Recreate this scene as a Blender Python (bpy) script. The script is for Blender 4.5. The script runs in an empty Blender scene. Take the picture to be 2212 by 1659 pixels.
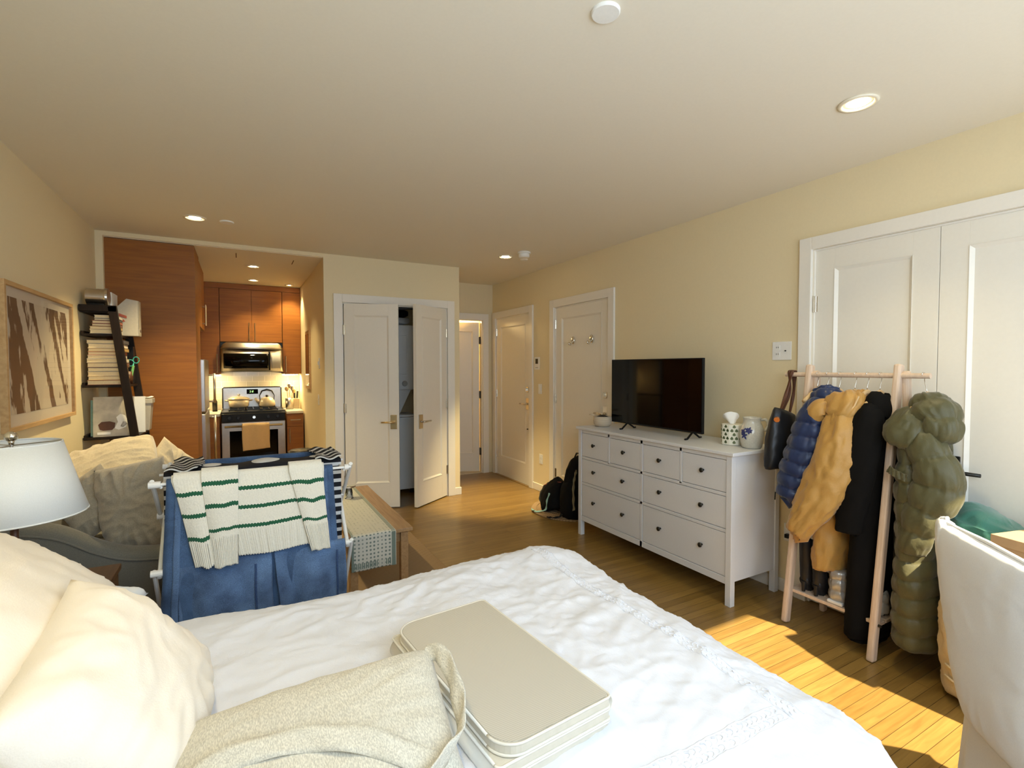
import bpy, bmesh, math, random
from mathutils import Vector, Matrix, noise
PI = math.pi
SC = bpy.context.scene
COL = SC.collection
random.seed(7)
R = math.radians

# ------------------------------------------------------------------ camera
cam_d = bpy.data.cameras.new('camera')
cam = bpy.data.objects.new('camera', cam_d)
COL.objects.link(cam)
cam_d.sensor_fit = 'HORIZONTAL'
cam_d.sensor_width = 36.0
cam_d.lens = 1067.24 / 2212 * 36.0
cam_d.clip_start = 0.05
YAW, PITCH, ROLL = 0.503, -0.0335, -0.0015
fw = Vector((math.sin(YAW)*math.cos(PITCH), math.cos(YAW)*math.cos(PITCH), math.sin(PITCH)))
r0 = Vector((math.cos(YAW), -math.sin(YAW), 0)); u0 = r0.cross(fw)
rt = math.cos(ROLL)*r0 + math.sin(ROLL)*u0; up = rt.cross(fw)
M = Matrix((rt, up, -fw)).transposed().to_4x4()
M.translation = Vector((0, 0, 1.4818))
cam.matrix_world = M
SC.camera = cam

# ------------------------------------------------------------------ world, sun, daylight, exposure
w = bpy.data.worlds.new('sky'); SC.world = w; w.use_nodes = True
bg = w.node_tree.nodes['Background']
bg.inputs[0].default_value = (0.62, 0.78, 1.0, 1); bg.inputs[1].default_value = 2.0
SC.view_settings.view_transform = 'Standard'
SC.view_settings.look = 'None'
SC.view_settings.exposure = 0.18
SC.view_settings.gamma = 1.0
SC.view_settings.use_curve_mapping = False
SC.cycles.max_bounces = 8
SC.cycles.diffuse_bounces = 5
SC.cycles.sample_clamp_indirect = 8.0

def light(name, kind, loc, direction, energy, color, **kw):
    d = bpy.data.lights.new(name, kind); o = bpy.data.objects.new(name, d); COL.objects.link(o)
    d.energy = energy; d.color = color; o.location = loc
    o.rotation_euler = Vector(direction).to_track_quat('-Z', 'Y').to_euler()
    for k, v in kw.items(): setattr(d, k, v)
    return o
light('sun', 'SUN', (2, -3, 4), (-0.10, 1.0, -0.98), 21.0, (1.0, 0.86, 0.62), angle=R(0.9))
# daylight entering at the two window openings of the wall behind the photographer
light('daylight_window_right', 'AREA', (2.35, -0.44, 1.45), (-.12, 1, -.12), 13, (0.66, 0.82, 1.0), shape='RECTANGLE', size=1.25, size_y=1.9)
light('daylight_window_left', 'AREA', (0.55, -0.44, 1.62), (0.05, 1, -0.15), 52, (0.66, 0.82, 1.0), shape='RECTANGLE', size=1.5, size_y=1.5)

# ------------------------------------------------------------------ materials
def new_mat(name):
    m = bpy.data.materials.new(name); m.use_nodes = True
    nt = m.node_tree; b = nt.nodes['Principled BSDF']
    return m, nt, b
def N(nt, t, **kw):
    n = nt.nodes.new(t)
    for k, v in kw.items(): setattr(n, k, v)
    return n
def mapping(nt, scale, rot=(0,0,0), coord='Object'):
    tc = N(nt, 'ShaderNodeTexCoord'); mp = N(nt, 'ShaderNodeMapping')
    mp.inputs['Scale'].default_value = scale; mp.inputs['Rotation'].default_value = rot
    nt.links.new(tc.outputs[coord], mp.inputs[0]); return mp.outputs[0]
def c4(c): return (c[0], c[1], c[2], 1)
def bump(nt, b, height, strength, dist):
    bp = N(nt, 'ShaderNodeBump'); bp.inputs['Strength'].default_value = strength; bp.inputs['Distance'].default_value = dist
    nt.links.new(height, bp.inputs['Height']); nt.links.new(bp.outputs[0], b.inputs['Normal'])
def paint(name, col, rough=0.5, var=0.03, bumps=0.05, metal=0, spec=0.5, scale=60, sheen=0, coat=0):
    m, nt, b = new_mat(name)
    v = mapping(nt, (1,1,1))
    n = N(nt, 'ShaderNodeTexNoise'); n.inputs['Scale'].default_value = scale; n.inputs['Detail'].default_value = 3
    nt.links.new(v, n.inputs[0])
    r = N(nt, 'ShaderNodeValToRGB')
    r.color_ramp.elements[0].position = .3; r.color_ramp.elements[1].position = .7
    r.color_ramp.elements[0].color = c4([x*(1-var) for x in col]); r.color_ramp.elements[1].color = c4([min(1, x*(1+var)) for x in col])
    nt.links.new(n.outputs[0], r.inputs[0]); nt.links.new(r.outputs[0], b.inputs['Base Color'])
    b.inputs['Roughness'].default_value = rough; b.inputs['Metallic'].default_value = metal
    b.inputs['Specular IOR Level'].default_value = spec
    b.inputs['Sheen Weight'].default_value = sheen; b.inputs['Coat Weight'].default_value = coat
    if bumps: bump(nt, b, n.outputs[0], bumps, 0.002)
    return m
def fabric(name, col, weave=900, wr=0.3, var=0.06, rough=0.9, sheen=0.2, wscale=6, dist=0.004, slub=0.0, fade=0.0):
    m, nt, b = new_mat(name)
    v = mapping(nt, (1,1,1))
    n = N(nt, 'ShaderNodeTexNoise'); n.inputs['Scale'].default_value = wscale; n.inputs['Detail'].default_value = 5; n.inputs['Distortion'].default_value = .8
    n2 = N(nt, 'ShaderNodeTexNoise'); n2.inputs['Scale'].default_value = weave*(.6 if slub else .25); n2.inputs['Detail'].default_value = 2
    nt.links.new(v, n.inputs[0])
    if slub:
        mp2 = mapping(nt, (1, .25, 1)); nt.links.new(mp2, n2.inputs[0])
    else: nt.links.new(v, n2.inputs[0])
    r = N(nt, 'ShaderNodeValToRGB'); r.color_ramp.elements[0].position = .35; r.color_ramp.elements[1].position = .65
    k = var + slub
    r.color_ramp.elements[0].color = c4([x*(1-k) for x in col]); r.color_ramp.elements[1].color = c4([min(1, x*(1+k)) for x in col])
    nt.links.new(n2.outputs[0], r.inputs[0]); out = r.outputs[0]
    if fade:
        n3 = N(nt, 'ShaderNodeTexNoise'); n3.inputs['Scale'].default_value = 6.5; n3.inputs['Detail'].default_value = 4; nt.links.new(v, n3.inputs[0])
        r3 = N(nt, 'ShaderNodeValToRGB'); r3.color_ramp.elements[0].position = .3; r3.color_ramp.elements[1].position = .72; r3.color_ramp.elements[0].color = (.42, .42, .46, 1); r3.color_ramp.elements[1].color = (2.1, 2.0, 1.85, 1)
        nt.links.new(n3.outputs[0], r3.inputs[0]); mx = N(nt, 'ShaderNodeMix', data_type='RGBA', blend_type='MULTIPLY'); mx.inputs[0].default_value = fade
        nt.links.new(out, mx.inputs[6]); nt.links.new(r3.outputs[0], mx.inputs[7]); out = mx.outputs[2]
    nt.links.new(out, b.inputs['Base Color'])
    b.inputs['Roughness'].default_value = rough; b.inputs['Sheen Weight'].default_value = sheen
    a = N(nt, 'ShaderNodeMath', operation='MULTIPLY'); a.inputs[1].default_value = .12
    nt.links.new(n2.outputs[0], a.inputs[0])
    s = N(nt, 'ShaderNodeMath', operation='ADD'); nt.links.new(n.outputs[0], s.inputs[0]); nt.links.new(a.outputs[0], s.inputs[1])
    bump(nt, b, s.outputs[0], wr, dist)
    return m
def wood(name, c1, c2, scale=(1.5, 30, 30), rough=0.45, coat=0.0, bumps=.1):
    m, nt, b = new_mat(name)
    v = mapping(nt, scale)
    n = N(nt, 'ShaderNodeTexNoise'); n.inputs['Scale'].default_value = 2.2; n.inputs['Detail'].default_value = 6; n.inputs['Distortion'].default_value = .6
    nt.links.new(v, n.inputs[0])
    r = N(nt, 'ShaderNodeValToRGB'); r.color_ramp.elements[0].position = .32; r.color_ramp.elements[1].position = .68
    r.color_ramp.elements[0].color = c4(c1); r.color_ramp.elements[1].color = c4(c2)
    nt.links.new(n.outputs[0], r.inputs[0]); nt.links.new(r.outputs[0], b.inputs['Base Color'])
    b.inputs['Roughness'].default_value = rough; b.inputs['Coat Weight'].default_value = coat
    if bumps: bump(nt, b, n.outputs[0], bumps, 0.001)
    return m
def brick(name, c1, c2, mortar, bw, rh, ms, rough, axes, offset=.5, freq=2, grain=None, bumps=.4, spec=.5):
    """bricks / planks / tiles; axes = which object axes run along and across"""
    m, nt, b = new_mat(name)
    tc = N(nt, 'ShaderNodeTexCoord'); sp = N(nt, 'ShaderNodeSeparateXYZ'); cb = N(nt, 'ShaderNodeCombineXYZ')
    nt.links.new(tc.outputs['Object'], sp.inputs[0])
    nt.links.new(sp.outputs[axes[0]], cb.inputs[0]); nt.links.new(sp.outputs[axes[1]], cb.inputs[1])
    br = N(nt, 'ShaderNodeTexBrick'); br.offset = offset; br.offset_frequency = freq
    br.inputs['Color1'].default_value = c4(c1); br.inputs['Color2'].default_value = c4(c2); br.inputs['Mortar'].default_value = c4(mortar)
    br.inputs['Scale'].default_value = 1; br.inputs['Mortar Size'].default_value = ms; br.inputs['Brick Width'].default_value = bw; br.inputs['Row Height'].default_value = rh
    nt.links.new(cb.outputs[0], br.inputs[0])
    out = br.outputs[0]
    if grain:
        mp = mapping(nt, grain); n = N(nt, 'ShaderNodeTexNoise'); n.inputs['Scale'].default_value = 3; n.inputs['Detail'].default_value = 6; n.inputs['Distortion'].default_value = 1.0
        nt.links.new(mp, n.inputs[0])
        r = N(nt, 'ShaderNodeValToRGB'); r.color_ramp.elements[0].position = .3; r.color_ramp.elements[1].position = .7
        r.color_ramp.elements[0].color = (.72,.66,.6,1); r.color_ramp.elements[1].color = (1.1,1.08,1.05,1)
        nt.links.new(n.outputs[0], r.inputs[0])
        mx = N(nt, 'ShaderNodeMix', data_type='RGBA', blend_type='MULTIPLY'); mx.inputs[0].default_value = .8
        nt.links.new(out, mx.inputs[6]); nt.links.new(r.outputs[0], mx.inputs[7]); out = mx.outputs[2]
    nt.links.new(out, b.inputs['Base Color'])
    b.inputs['Roughness'].default_value = rough; b.inputs['Specular IOR Level'].default_value = spec
    inv = N(nt, 'ShaderNodeMath', operation='SUBTRACT'); inv.inputs[0].default_value = 1
    nt.links.new(br.outputs['Fac'], inv.inputs[1]); bump(nt, b, inv.outputs[0], bumps, 0.002)
    return m
def emit(name, col, s):
    m, nt, b = new_mat(name)
    b.inputs['Base Color'].default_value = c4(col); b.inputs['Emission Color'].default_value = c4(col); b.inputs['Emission Strength'].default_value = s
    return m
def stripes(name, ca, cb_, axis, freq, duty, rough=.9, phase=0, bumpdist=.002):
    """crisp stripes across one object axis"""
    m, nt, b = new_mat(name)
    tc = N(nt, 'ShaderNodeTexCoord'); sp = N(nt, 'ShaderNodeSeparateXYZ'); nt.links.new(tc.outputs['Object'], sp.inputs[0])
    ml = N(nt, 'ShaderNodeMath', operation='MULTIPLY_ADD'); ml.inputs[1].default_value = freq; ml.inputs[2].default_value = phase
    nt.links.new(sp.outputs[axis], ml.inputs[0])
    fr = N(nt, 'ShaderNodeMath', operation='FRACT'); nt.links.new(ml.outputs[0], fr.inputs[0])
    ls = N(nt, 'ShaderNodeMath', operation='LESS_THAN'); ls.inputs[1].default_value = duty; nt.links.new(fr.outputs[0], ls.inputs[0])
    mx = N(nt, 'ShaderNodeMix', data_type='RGBA'); mx.inputs[6].default_value = c4(ca); mx.inputs[7].default_value = c4(cb_)
    nt.links.new(ls.outputs[0], mx.inputs[0]); nt.links.new(mx.outputs[2], b.inputs['Base Color']); b.inputs['Roughness'].default_value = rough
    n = N(nt, 'ShaderNodeTexNoise'); n.inputs['Scale'].default_value = 120; nt.links.new(tc.outputs['Object'], n.inputs[0]); bump(nt, b, n.outputs[0], .3, bumpdist)
    return m

MT = {}
MT['wall'] = paint('wall_paint', (.80, .685, .44), .65, .012, .03, scale=90)
MT['ceiling'] = paint('ceiling_paint', (.80, .745, .62), .7, .01, .02, scale=80)
MT['trim'] = paint('trim_paint', (.84, .80, .71), .38, .01, .02)
MT['door'] = paint('door_paint', (.82, .78, .68), .4, .01, .02)
MT['white'] = paint('white_lacquer', (.70, .715, .73), .4, .015, .04, scale=140)
MT['chrome'] = paint('polished_nickel', (.78, .74, .66), .18, .02, 0, metal=1)
MT['steel'] = paint('brushed_steel', (.62, .58, .52), .28, .04, .02, metal=1, scale=30)
MT['brass'] = paint('satin_brass', (.80, .62, .34), .25, .03, 0, metal=1)
MT['darkmetal'] = paint('dark_bronze_metal', (.03, .028, .022), .35, .1, 0, metal=.6)
MT['black'] = paint('black_plastic', (.012, .012, .012), .35, .1, .02)
MT['blackgloss'] = paint('black_glass', (.002, .002, .002), .05, .1, 0, spec=.25)
MT['grayplastic'] = paint('grey_plastic', (.5, .5, .47), .45, .03, .02)
MT['whiteplastic'] = paint('white_plastic', (.86, .85, .8), .35, .02, .01)
MT['floor'] = brick('oak_strip_floor', (.31, .192, .052), (.23, .137, .034), (.09, .048, .015), 1.05, .057, .0012, .30, (0, 1), .37, 3, grain=(1.2, 16, 1), bumps=.25)
MT['tile'] = brick('hall_floor_tile', (.62, .54, .40), (.58, .50, .37), (.4, .34, .25), .3, .3, .004, .35, (0, 1), 0, 2)
MT['subway'] = brick('subway_tile', (.48, .44, .33), (.42, .38, .28), (.62, .58, .45), .152, .076, .0025, .12, (0, 2), .5, 2, bumps=.6)
MT['teak'] = wood('kitchen_teak_veneer', (.25, .082, .005), (.33, .115, .008), (1.2, 6, 20), .5, .0, .03)
MT['teak_y'] = wood('kitchen_teak_side', (.23, .075, .005), (.33, .112, .009), (6, 1.0, 24), .5, .0, .03)
MT['espresso'] = wood('espresso_wood', (.010, .006, .004), (.018, .010, .006), (20, 20, 2), .6, .1)
MT['walnut'] = wood('walnut_wood', (.055, .022, .012), (.10, .042, .022), (20, 2, 20), .4, .1)
MT['tabletop'] = wood('table_wood', (.30, .17, .07), (.42, .26, .12), (24, 1.5, 24), .42, .1)
MT['beech'] = wood('pale_beech', (.62, .46, .33), (.72, .56, .42), (30, 30, 2.0), .5)
MT['hanger'] = wood('hanger_wood', (.62, .42, .2), (.74, .54, .3), (3, 30, 30), .4)
MT['frame'] = wood('frame_oak', (.50, .30, .12), (.62, .40, .18), (20, 3, 20), .45)
MT['duvet'] = fabric('duvet_cotton', (.76, .78, .84), 1400, .8, .01, .85, .1, 11, .008)
MT['pillow'] = fabric('pillowcase_cotton', (.82, .75, .64), 1400, .7, .01, .85, .1, 7, .006)
MT['pillow_white'] = fabric('white_pillowcase', (.82, .85, .88), 1400, .35, .01, .85, .1, 7, .006)
MT['linen'] = fabric('linen_oatmeal', (.56, .53, .44), 900, .45, .05, .95, .1, 14, .004, slub=.14)
MT['mat'] = stripes('ribbed_beige_vinyl', (.56, .52, .43), (.46, .42, .34), 1, 210, .35, .5)
MT['matside'] = paint('beige_vinyl', (.62, .57, .46), .45, .03, .05)
MT['matpipe'] = paint('beige_vinyl_piping', (.72, .68, .58), .4, .02, .02)
MT['sofa'] = fabric('sofa_weave_grey_beige', (.205, .20, .17), 900, .3, .10, .95, .2, 30, .003, slub=.08)
MT['cushion'] = fabric('cushion_chenille', (.46, .40, .29), 700, .6, .08, .95, .4, 12, .008)
MT['throw'] = fabric('cream_plush', (.66, .56, .38), 500, .6, .06, .95, .5, 16, .008)
MT['slip'] = fabric('white_slipcover', (.70, .69, .66), 1200, .3, .02, .8, .1, 8, .004)
MT['shade'] = fabric('lamp_shade_linen', (.80, .81, .78), 1500, .1, .02, .9, 0, 30, .001)
MT['knit'] = fabric('cream_knit', (.80, .76, .64), 1000, .6, .05, .95, .4, 60, .004)
MT['green'] = fabric('green_knit', (.012, .10, .045), 1000, .6, .1, .95, .3, 60, .004)
MT['denim'] = fabric('mid_denim', (.042, .085, .175), 900, .8, .22, .9, .1, 9, .008, slub=.12, fade=.9)
MT['denim2'] = fabric('light_denim', (.070, .128, .245), 900, .8, .22, .9, .1, 9, .008, slub=.12, fade=.9)
MT['seam'] = fabric('denim_seam', (.03, .065, .16), 900, .5, .2, .9, .1, 90, .004)
MT['stripe'] = stripes('black_white_stripe', (.70, .70, .68), (.008, .008, .012), 2, 24, .58, .9)
MT['stripe_top'] = MT['stripe']
MT['navy'] = paint('navy_nylon', (.012, .026, .085), .36, .08, .1, sheen=.2, scale=120)
MT['mustard'] = fabric('mustard_shell', (.46, .25, .055), 1200, .5, .05, .5, .2, 13, .008)
MT['blackwool'] = fabric('black_wool', (.004, .0035, .003), 900, .3, .1, .95, .0, 20, .004)
MT['olive'] = fabric('olive_nylon', (.085, .078, .032), 1400, .5, .06, .42, .15, 18, .006)
MT['leather'] = paint('black_leather', (.012, .013, .016), .35, .1, .2, scale=200)
MT['tan'] = paint('brown_leather', (.10, .035, .015), .45, .1, .1)
MT['copper'] = paint('copper_tag', (.6, .3, .18), .3, .05, 0, metal=1)
MT['canvas'] = fabric('cream_canvas', (.60, .48, .28), 600, .5, .05, .9, .1, 12, .006)
MT['card'] = paint('cardboard', (.42, .28, .15), .85, .04, .1, scale=40)
MT['carddark'] = paint('cardboard_core', (.16, .09, .04), .9, .05, .1)
MT['teal'] = fabric('green_velvet', (.035, .17, .12), 900, .4, .08, .8, .5, 12, .006)
MT['ink'] = paint('dark_ink', (.05, .035, .02), .8, .05, 0)
MT['jute'] = stripes('jute_braid', (.36, .24, .12), (.24, .15, .07), 1, 45, .4, .95, bumpdist=.006)
MT['paper'] = paint('page_edges', (.78, .66, .42), .85, .06, .1, scale=200)
MT['cream_pot'] = paint('cream_enamel', (.55, .47, .32), .18, .03, 0, coat=.5)
MT['stone'] = paint('pale_countertop', (.74, .68, .55), .25, .04, 0, scale=200)
MT['stoneware'] = paint('salt_glaze_stoneware', (.56, .55, .48), .22, .10, .15, scale=160, coat=.4)
MT['cobalt'] = paint('cobalt_glaze', (.035, .045, .16), .25, .2, 0)
MT['tissue'] = paint('tissue_paper', (.9, .9, .88), .8, .01, .02)
MT['wicker'] = stripes('coiled_rope', (.62, .52, .38), (.42, .33, .22), 2, 110, .3, .9, bumpdist=.004)
MT['bag'] = fabric('black_nylon', (.004, .0038, .0035), 900, .4, .1, .8, .0, 20, .004)
MT['aqua'] = paint('pale_aqua_webbing', (.30, .50, .44), .7, .05, .1)
MT['khaki'] = paint('khaki_panel', (.30, .25, .14), .8, .08, .1)
MT['gold_towel'] = fabric('towel_print', (.66, .44, .20), 700, .3, .05, .8, .2, 14, .004)
MT['bulb'] = emit('warm_bulb', (1.0, .80, .50), 40)
MT['can'] = paint('lamp_can_reflector', (.85, .78, .62), .3, .02, 0)
MT['led'] = emit('under_cabinet_led', (1.0, .78, .40), 30)
MT['display'] = emit('green_clock_digits', (.5, 1.0, .35), 3)
MT['appliance'] = paint('washer_enamel', (.86, .88, .88), .3, .01, 0)
MT['file'] = paint('pale_grey_card', (.52, .48, .40), .7, .04, .05)
MT['silver_puff'] = paint('silver_nylon', (.45, .44, .42), .3, .1, .3, metal=.4)
MT['red'] = paint('muted_red_marks', (.42, .10, .06), .7, .1, 0)
MT['limegreen'] = paint('green_marker_plastic', (.20, .50, .16), .4, .1, 0)
MT['tealcord'] = paint('teal_plastic', (.05, .4, .32), .4, .1, 0)

for k_ in ('espresso', 'blackwool', 'bag', 'black', 'leather', 'olive', 'navy'): MT[k_].node_tree.nodes['Principled BSDF'].inputs['Specular IOR Level'].default_value = .18 if k_ not in ('leather', 'olive', 'navy') else .35
def glass(name, col=(1,1,1), rough=0.0):
    m, nt, b = new_mat(name)
    b.inputs['Base Color'].default_value = c4(col); b.inputs['Transmission Weight'].default_value = 1; b.inputs['Roughness'].default_value = rough; b.inputs['IOR'].default_value = 1.3
    return m
MT['glass'] = glass('clear_glass')
def pane_mat():
    m, nt, b = new_mat('window_pane_glass')
    t = N(nt, 'ShaderNodeBsdfTransparent'); g = N(nt, 'ShaderNodeBsdfGlossy'); g.inputs['Roughness'].default_value = .02
    mx = N(nt, 'ShaderNodeMixShader'); mx.inputs[0].default_value = .06
    nt.links.new(t.outputs[0], mx.inputs[1]); nt.links.new(g.outputs[0], mx.inputs[2])
    nt.links.new(mx.outputs[0], nt.nodes['Material Output'].inputs['Surface']); return m
MT['pane'] = pane_mat()

# ------------------------------------------------------------------ builders
def wl(o):
    v = Vector((0,0,0))
    while o is not None: v = v + o.location; o = o.parent
    return v
def tag(o, label=None, cat=None, group=None, kind=None):
    if label: o['label'] = label
    if cat: o['category'] = cat
    if group: o['group'] = group
    if kind: o['kind'] = kind
    return o
def thing(name, label, cat, loc, group=None):
    o = bpy.data.objects.new(name, None); COL.objects.link(o); o.location = loc; o.empty_display_size = .05
    return tag(o, label, cat, group)
class MB:
    def __init__(s): s.bm = bmesh.new(); s.mi = 0
    def face(s, vs):
        try:
            f = s.bm.faces.new(vs); f.material_index = s.mi; return f
        except ValueError: return None
    def v(s, p): return s.bm.verts.new(p)
    def box(s, x0, x1, y0, y1, z0, z1, T=None):
        ps = [(x0,y0,z0),(x1,y0,z0),(x1,y1,z0),(x0,y1,z0),(x0,y0,z1),(x1,y0,z1),(x1,y1,z1),(x0,y1,z1)]
        if T: ps = [T @ Vector(p) for p in ps]
        v = [s.v(p) for p in ps]
        for f in ((3,2,1,0),(4,5,6,7),(0,1,5,4),(1,2,6,5),(2,3,7,6),(3,0,4,7)): s.face([v[i] for i in f])
        return s
    def bar(s, a, b, wd, th, side=(0,1,0)):
        a = Vector(a); b = Vector(b); t = (b-a); L = t.length; t.normalize()
        sd = Vector(side); sd = (sd - t*sd.dot(t)).normalized(); n = t.cross(sd)
        T = Matrix((sd, n, t)).transposed().to_4x4(); T.translation = a
        return s.box(-wd/2, wd/2, -th/2, th/2, 0, L, T)
    def loft(s, rings, cap=True, closed=True):
        vr = [[s.v(p) for p in r] for r in rings]
        n = len(vr[0])
        for a, b in zip(vr, vr[1:]):
            for i in range(n if closed else n-1):
                j = (i+1) % n; s.face([a[i], a[j], b[j], b[i]])
        if cap and closed: s.face(vr[0][::-1]); s.face(vr[-1])
        return s
    def tube(s, pts, r, n=10, cap=True):
        pts = [Vector(p) for p in pts]; rings = []; prev = None
        for i, p in enumerate(pts):
            t = (pts[min(i+1, len(pts)-1)] - pts[max(i-1, 0)]).normalized()
            if prev is None:
                u = t.orthogonal().normalized()
            else:
                u = (prev - t*prev.dot(t)).normalized()
            prev = u; w_ = t.cross(u); rr = r[i] if isinstance(r, (list, tuple)) else r
            rings.append([p + (u*math.cos(2*PI*k/n) + w_*math.sin(2*PI*k/n))*rr for k in range(n)])
        return s.loft(rings, cap)
    def lathe(s, prof, c, n=32, cap=True, T=None):
        rings = []
        for r, z in prof:
            ring = [Vector((r*math.cos(2*PI*k/n), r*math.sin(2*PI*k/n), z)) for k in range(n)]
            if T: ring = [T @ p for p in ring]
            rings.append([Vector(c) + p for p in ring])
        return s.loft(rings, cap)
    def grid(s, f, nu, nv, close_u=False, mat=None):
        g = [[s.v(f(i/nu, j/nv)) for j in range(nv+1)] for i in range(nu if close_u else nu+1)]
        for i in range(nu):
            for j in range(nv):
                a = g[i]; b = g[(i+1) % len(g)]
                if mat: s.mi = mat((i+.5)/nu, (j+.5)/nv)
                s.face([a[j], b[j], b[j+1], a[j+1]])
        return s
    def ball(s, c, r, n=16, sz=1.0):
        return s.lathe([(r*math.sin(PI*k/n) + 1e-4, -r*sz*math.cos(PI*k/n)) for k in range(n+1)], c, n*2)
    def prism(s, poly, z0, z1, T=None):
        a = [Vector((x, y, z0)) for x, y in poly]; b = [Vector((x, y, z1)) for x, y in poly]
        if T: a = [T @ p for p in a]; b = [T @ p for p in b]
        return s.loft([a, b])
def obj(name, mb, mat, parent=None, smooth=False, bev=0, sub=0, solid=0, origin=None):
    bm = mb.bm
    bmesh.ops.recalc_face_normals(bm, faces=bm.faces)
    if parent is not None: o0 = wl(parent)
    elif origin is not None: o0 = Vector(origin)
    else:
        xs = [v.co for v in bm.verts]
        o0 = Vector(((min(p.x for p in xs)+max(p.x for p in xs))/2, (min(p.y for p in xs)+max(p.y for p in xs))/2, min(p.z for p in xs)))
    bmesh.ops.translate(bm, verts=bm.verts, vec=-o0)
    me = bpy.data.meshes.new(name); bm.to_mesh(me); bm.free()
    for m in (mat if isinstance(mat, (list, tuple)) else [mat]): me.materials.append(MT[m])
    o = bpy.data.objects.new(name, me); COL.objects.link(o)
    if parent is not None: o.parent = parent
    else: o.location = o0
    if smooth:
        for p in me.polygons: p.use_smooth = True
    if solid:
        md = o.modifiers.new('solid', 'SOLIDIFY'); md.thickness = solid; md.offset = 0
    if bev:
        md = o.modifiers.new('bevel', 'BEVEL'); md.width = bev; md.segments = 2; md.limit_method = 'ANGLE'; md.angle_limit = R(40)
    if sub:
        md = o.modifiers.new('sub', 'SUBSURF'); md.levels = sub; md.render_levels = sub
    return o
def solo(name, mb, mat, label, cat, group=None, **kw): return tag(obj(name, mb, mat, None, **kw), label, cat, group)
def struct(name, mb, mat, **kw):
    kw.setdefault('origin', (0,0,0))
    return tag(obj(name, mb, mat, None, **kw), kind='structure')
def copy_tree(o, delta, parent=None):
    c = o.copy(); COL.objects.link(c)
    if parent is not None: c.parent = parent; c.matrix_parent_inverse = Matrix()
    else: c.location = o.location + Vector(delta)
    for ch in [x for x in COL.objects if x.parent == o]: copy_tree(ch, delta, c)
    return c
def cr(p, m):
    """resample control tuples smoothly (catmull-rom) into m+1 samples"""
    out = []; n = len(p)-1
    for k in range(m+1):
        t = k/m*n; i = min(int(t), n-1); t -= i
        p0, p1, p2, p3 = p[max(i-1,0)], p[i], p[i+1], p[min(i+2,n)]
        out.append(tuple(.5*((2*b)+(-a+c)*t+(2*a-5*b+4*c-d)*t*t+(-a+3*b-3*c+d)*t**3) for a,b,c,d in zip(p0,p1,p2,p3)))
    return out
def nz(x, y, z=0, s=1.0): return noise.noise(Vector((x*s, y*s, z*s)))
def limb(mb, path, m=48, n=28, quilt=0, qd=.012, wr=.006, seed=0, flat=1.0):
    """path of (x,y,z,rx,ry): a sleeve or garment body hanging along z, elliptic across x and y"""
    m = max(m, quilt*12); n = max(n, 56) if (quilt or wr > .01) else n
    D = cr(path, 400); cum = [0.0]
    for p, q_ in zip(D, D[1:]): cum.append(cum[-1] + math.dist(p[:3], q_[:3]) + 1e-5 + .35*abs(p[3]-q_[3]))
    P = []; j = 0
    for k in range(m+1):
        s = cum[-1]*k/m
        while j < 399 and cum[j+1] < s: j += 1
        f = min(1, max(0, (s-cum[j])/(cum[j+1]-cum[j]))); P.append(tuple(u_*(1-f)+v_*f for u_, v_ in zip(D[j], D[j+1])))
    rings = []
    for k, (x, y, z, rx, ry) in enumerate(P):
        a = Vector(P[min(k+1, m)][:3]); b = Vector(P[max(k-1, 0)][:3]); t = (a-b).normalized()
        ex = Vector((1,0,0)); ex = (ex - t*ex.dot(t)).normalized(); ey = t.cross(ex)
        ring = []
        for i in range(n):
            th = 2*PI*i/n; cx, cy = math.cos(th), math.sin(th); q = 0; pk = 1
            if quilt:
                ph = (k/m*quilt + .16*nz(cx*1.5+seed, cy*1.5, k/m*quilt*.2)) % 1.0; s_ = math.sin(PI*ph)
                q = qd*(s_**.42 - .75); pk = (1-s_)**2
                q += qd*.6*pk*nz(cx*9+seed, cy*9, z*7) + qd*.18*nz(cx*4, cy*4+seed, z*12)
            d = q + wr*nz(cx*2+seed, cy*2, z*9) + wr*.6*(1-2.2*abs(nz(cx*3.2+z*3, cy*3.2, z*13+seed)))
            if wr > .01: d += wr*.35*(1-2.2*abs(nz(cx*6-z*5, cy*6+seed, z*24)))
            ring.append(Vector((x, y, z)) + ex*cx*(max(rx+d, .004)) + ey*cy*(max(ry+d, .004)))
        rings.append(ring)
    return mb.loft(rings)
def pillow(mb, T, wd, ht, th, n=44, seed=0, wr=.008, pinch=.07, p=.40, flange=0.0):
    def f(sgn):
        def g(u, v):
            a = 2*u-1; b = 2*v-1
            ea = (1-abs(a)**2.4); eb = (1-abs(b)**2.4)
            x = wd/2*a*(1-pinch*(1-b*b)*a*a); y = ht/2*b*(1-pinch*(1-a*a)*b*b)
            e = max(ea, 0)**p*max(eb, 0)**p
            fold = nz(x*5+seed, y*5, seed) * .9 + nz(x*14+seed, y*9, seed+3)*.5
            rad = math.atan2(b, a); fold += .7*nz(rad*4+seed, (a*a+b*b)*.8, 5)*min(1, a*a+b*b)
            rg = 1-2.4*abs(nz(rad*2.6+seed*2, math.hypot(a, b)*1.1, seed+9)); rg2 = 1-2.4*abs(nz(x*9+y*5+seed, y*20-x*6, seed+4))
            fold += .85*max(0, rg)**1.5*min(1, 1.4*(a*a+b*b)) + .5*max(0, rg2)**2
            z = sgn*(th/2*e) + wr*fold*min(1, e*3)
            return T @ Vector((x, y, z))
        return g
    mb.grid(f(1), n, n); mb.grid(f(-1), n, n)
    bmesh.ops.remove_doubles(mb.bm, verts=mb.bm.verts, dist=1e-4)
    return mb
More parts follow.
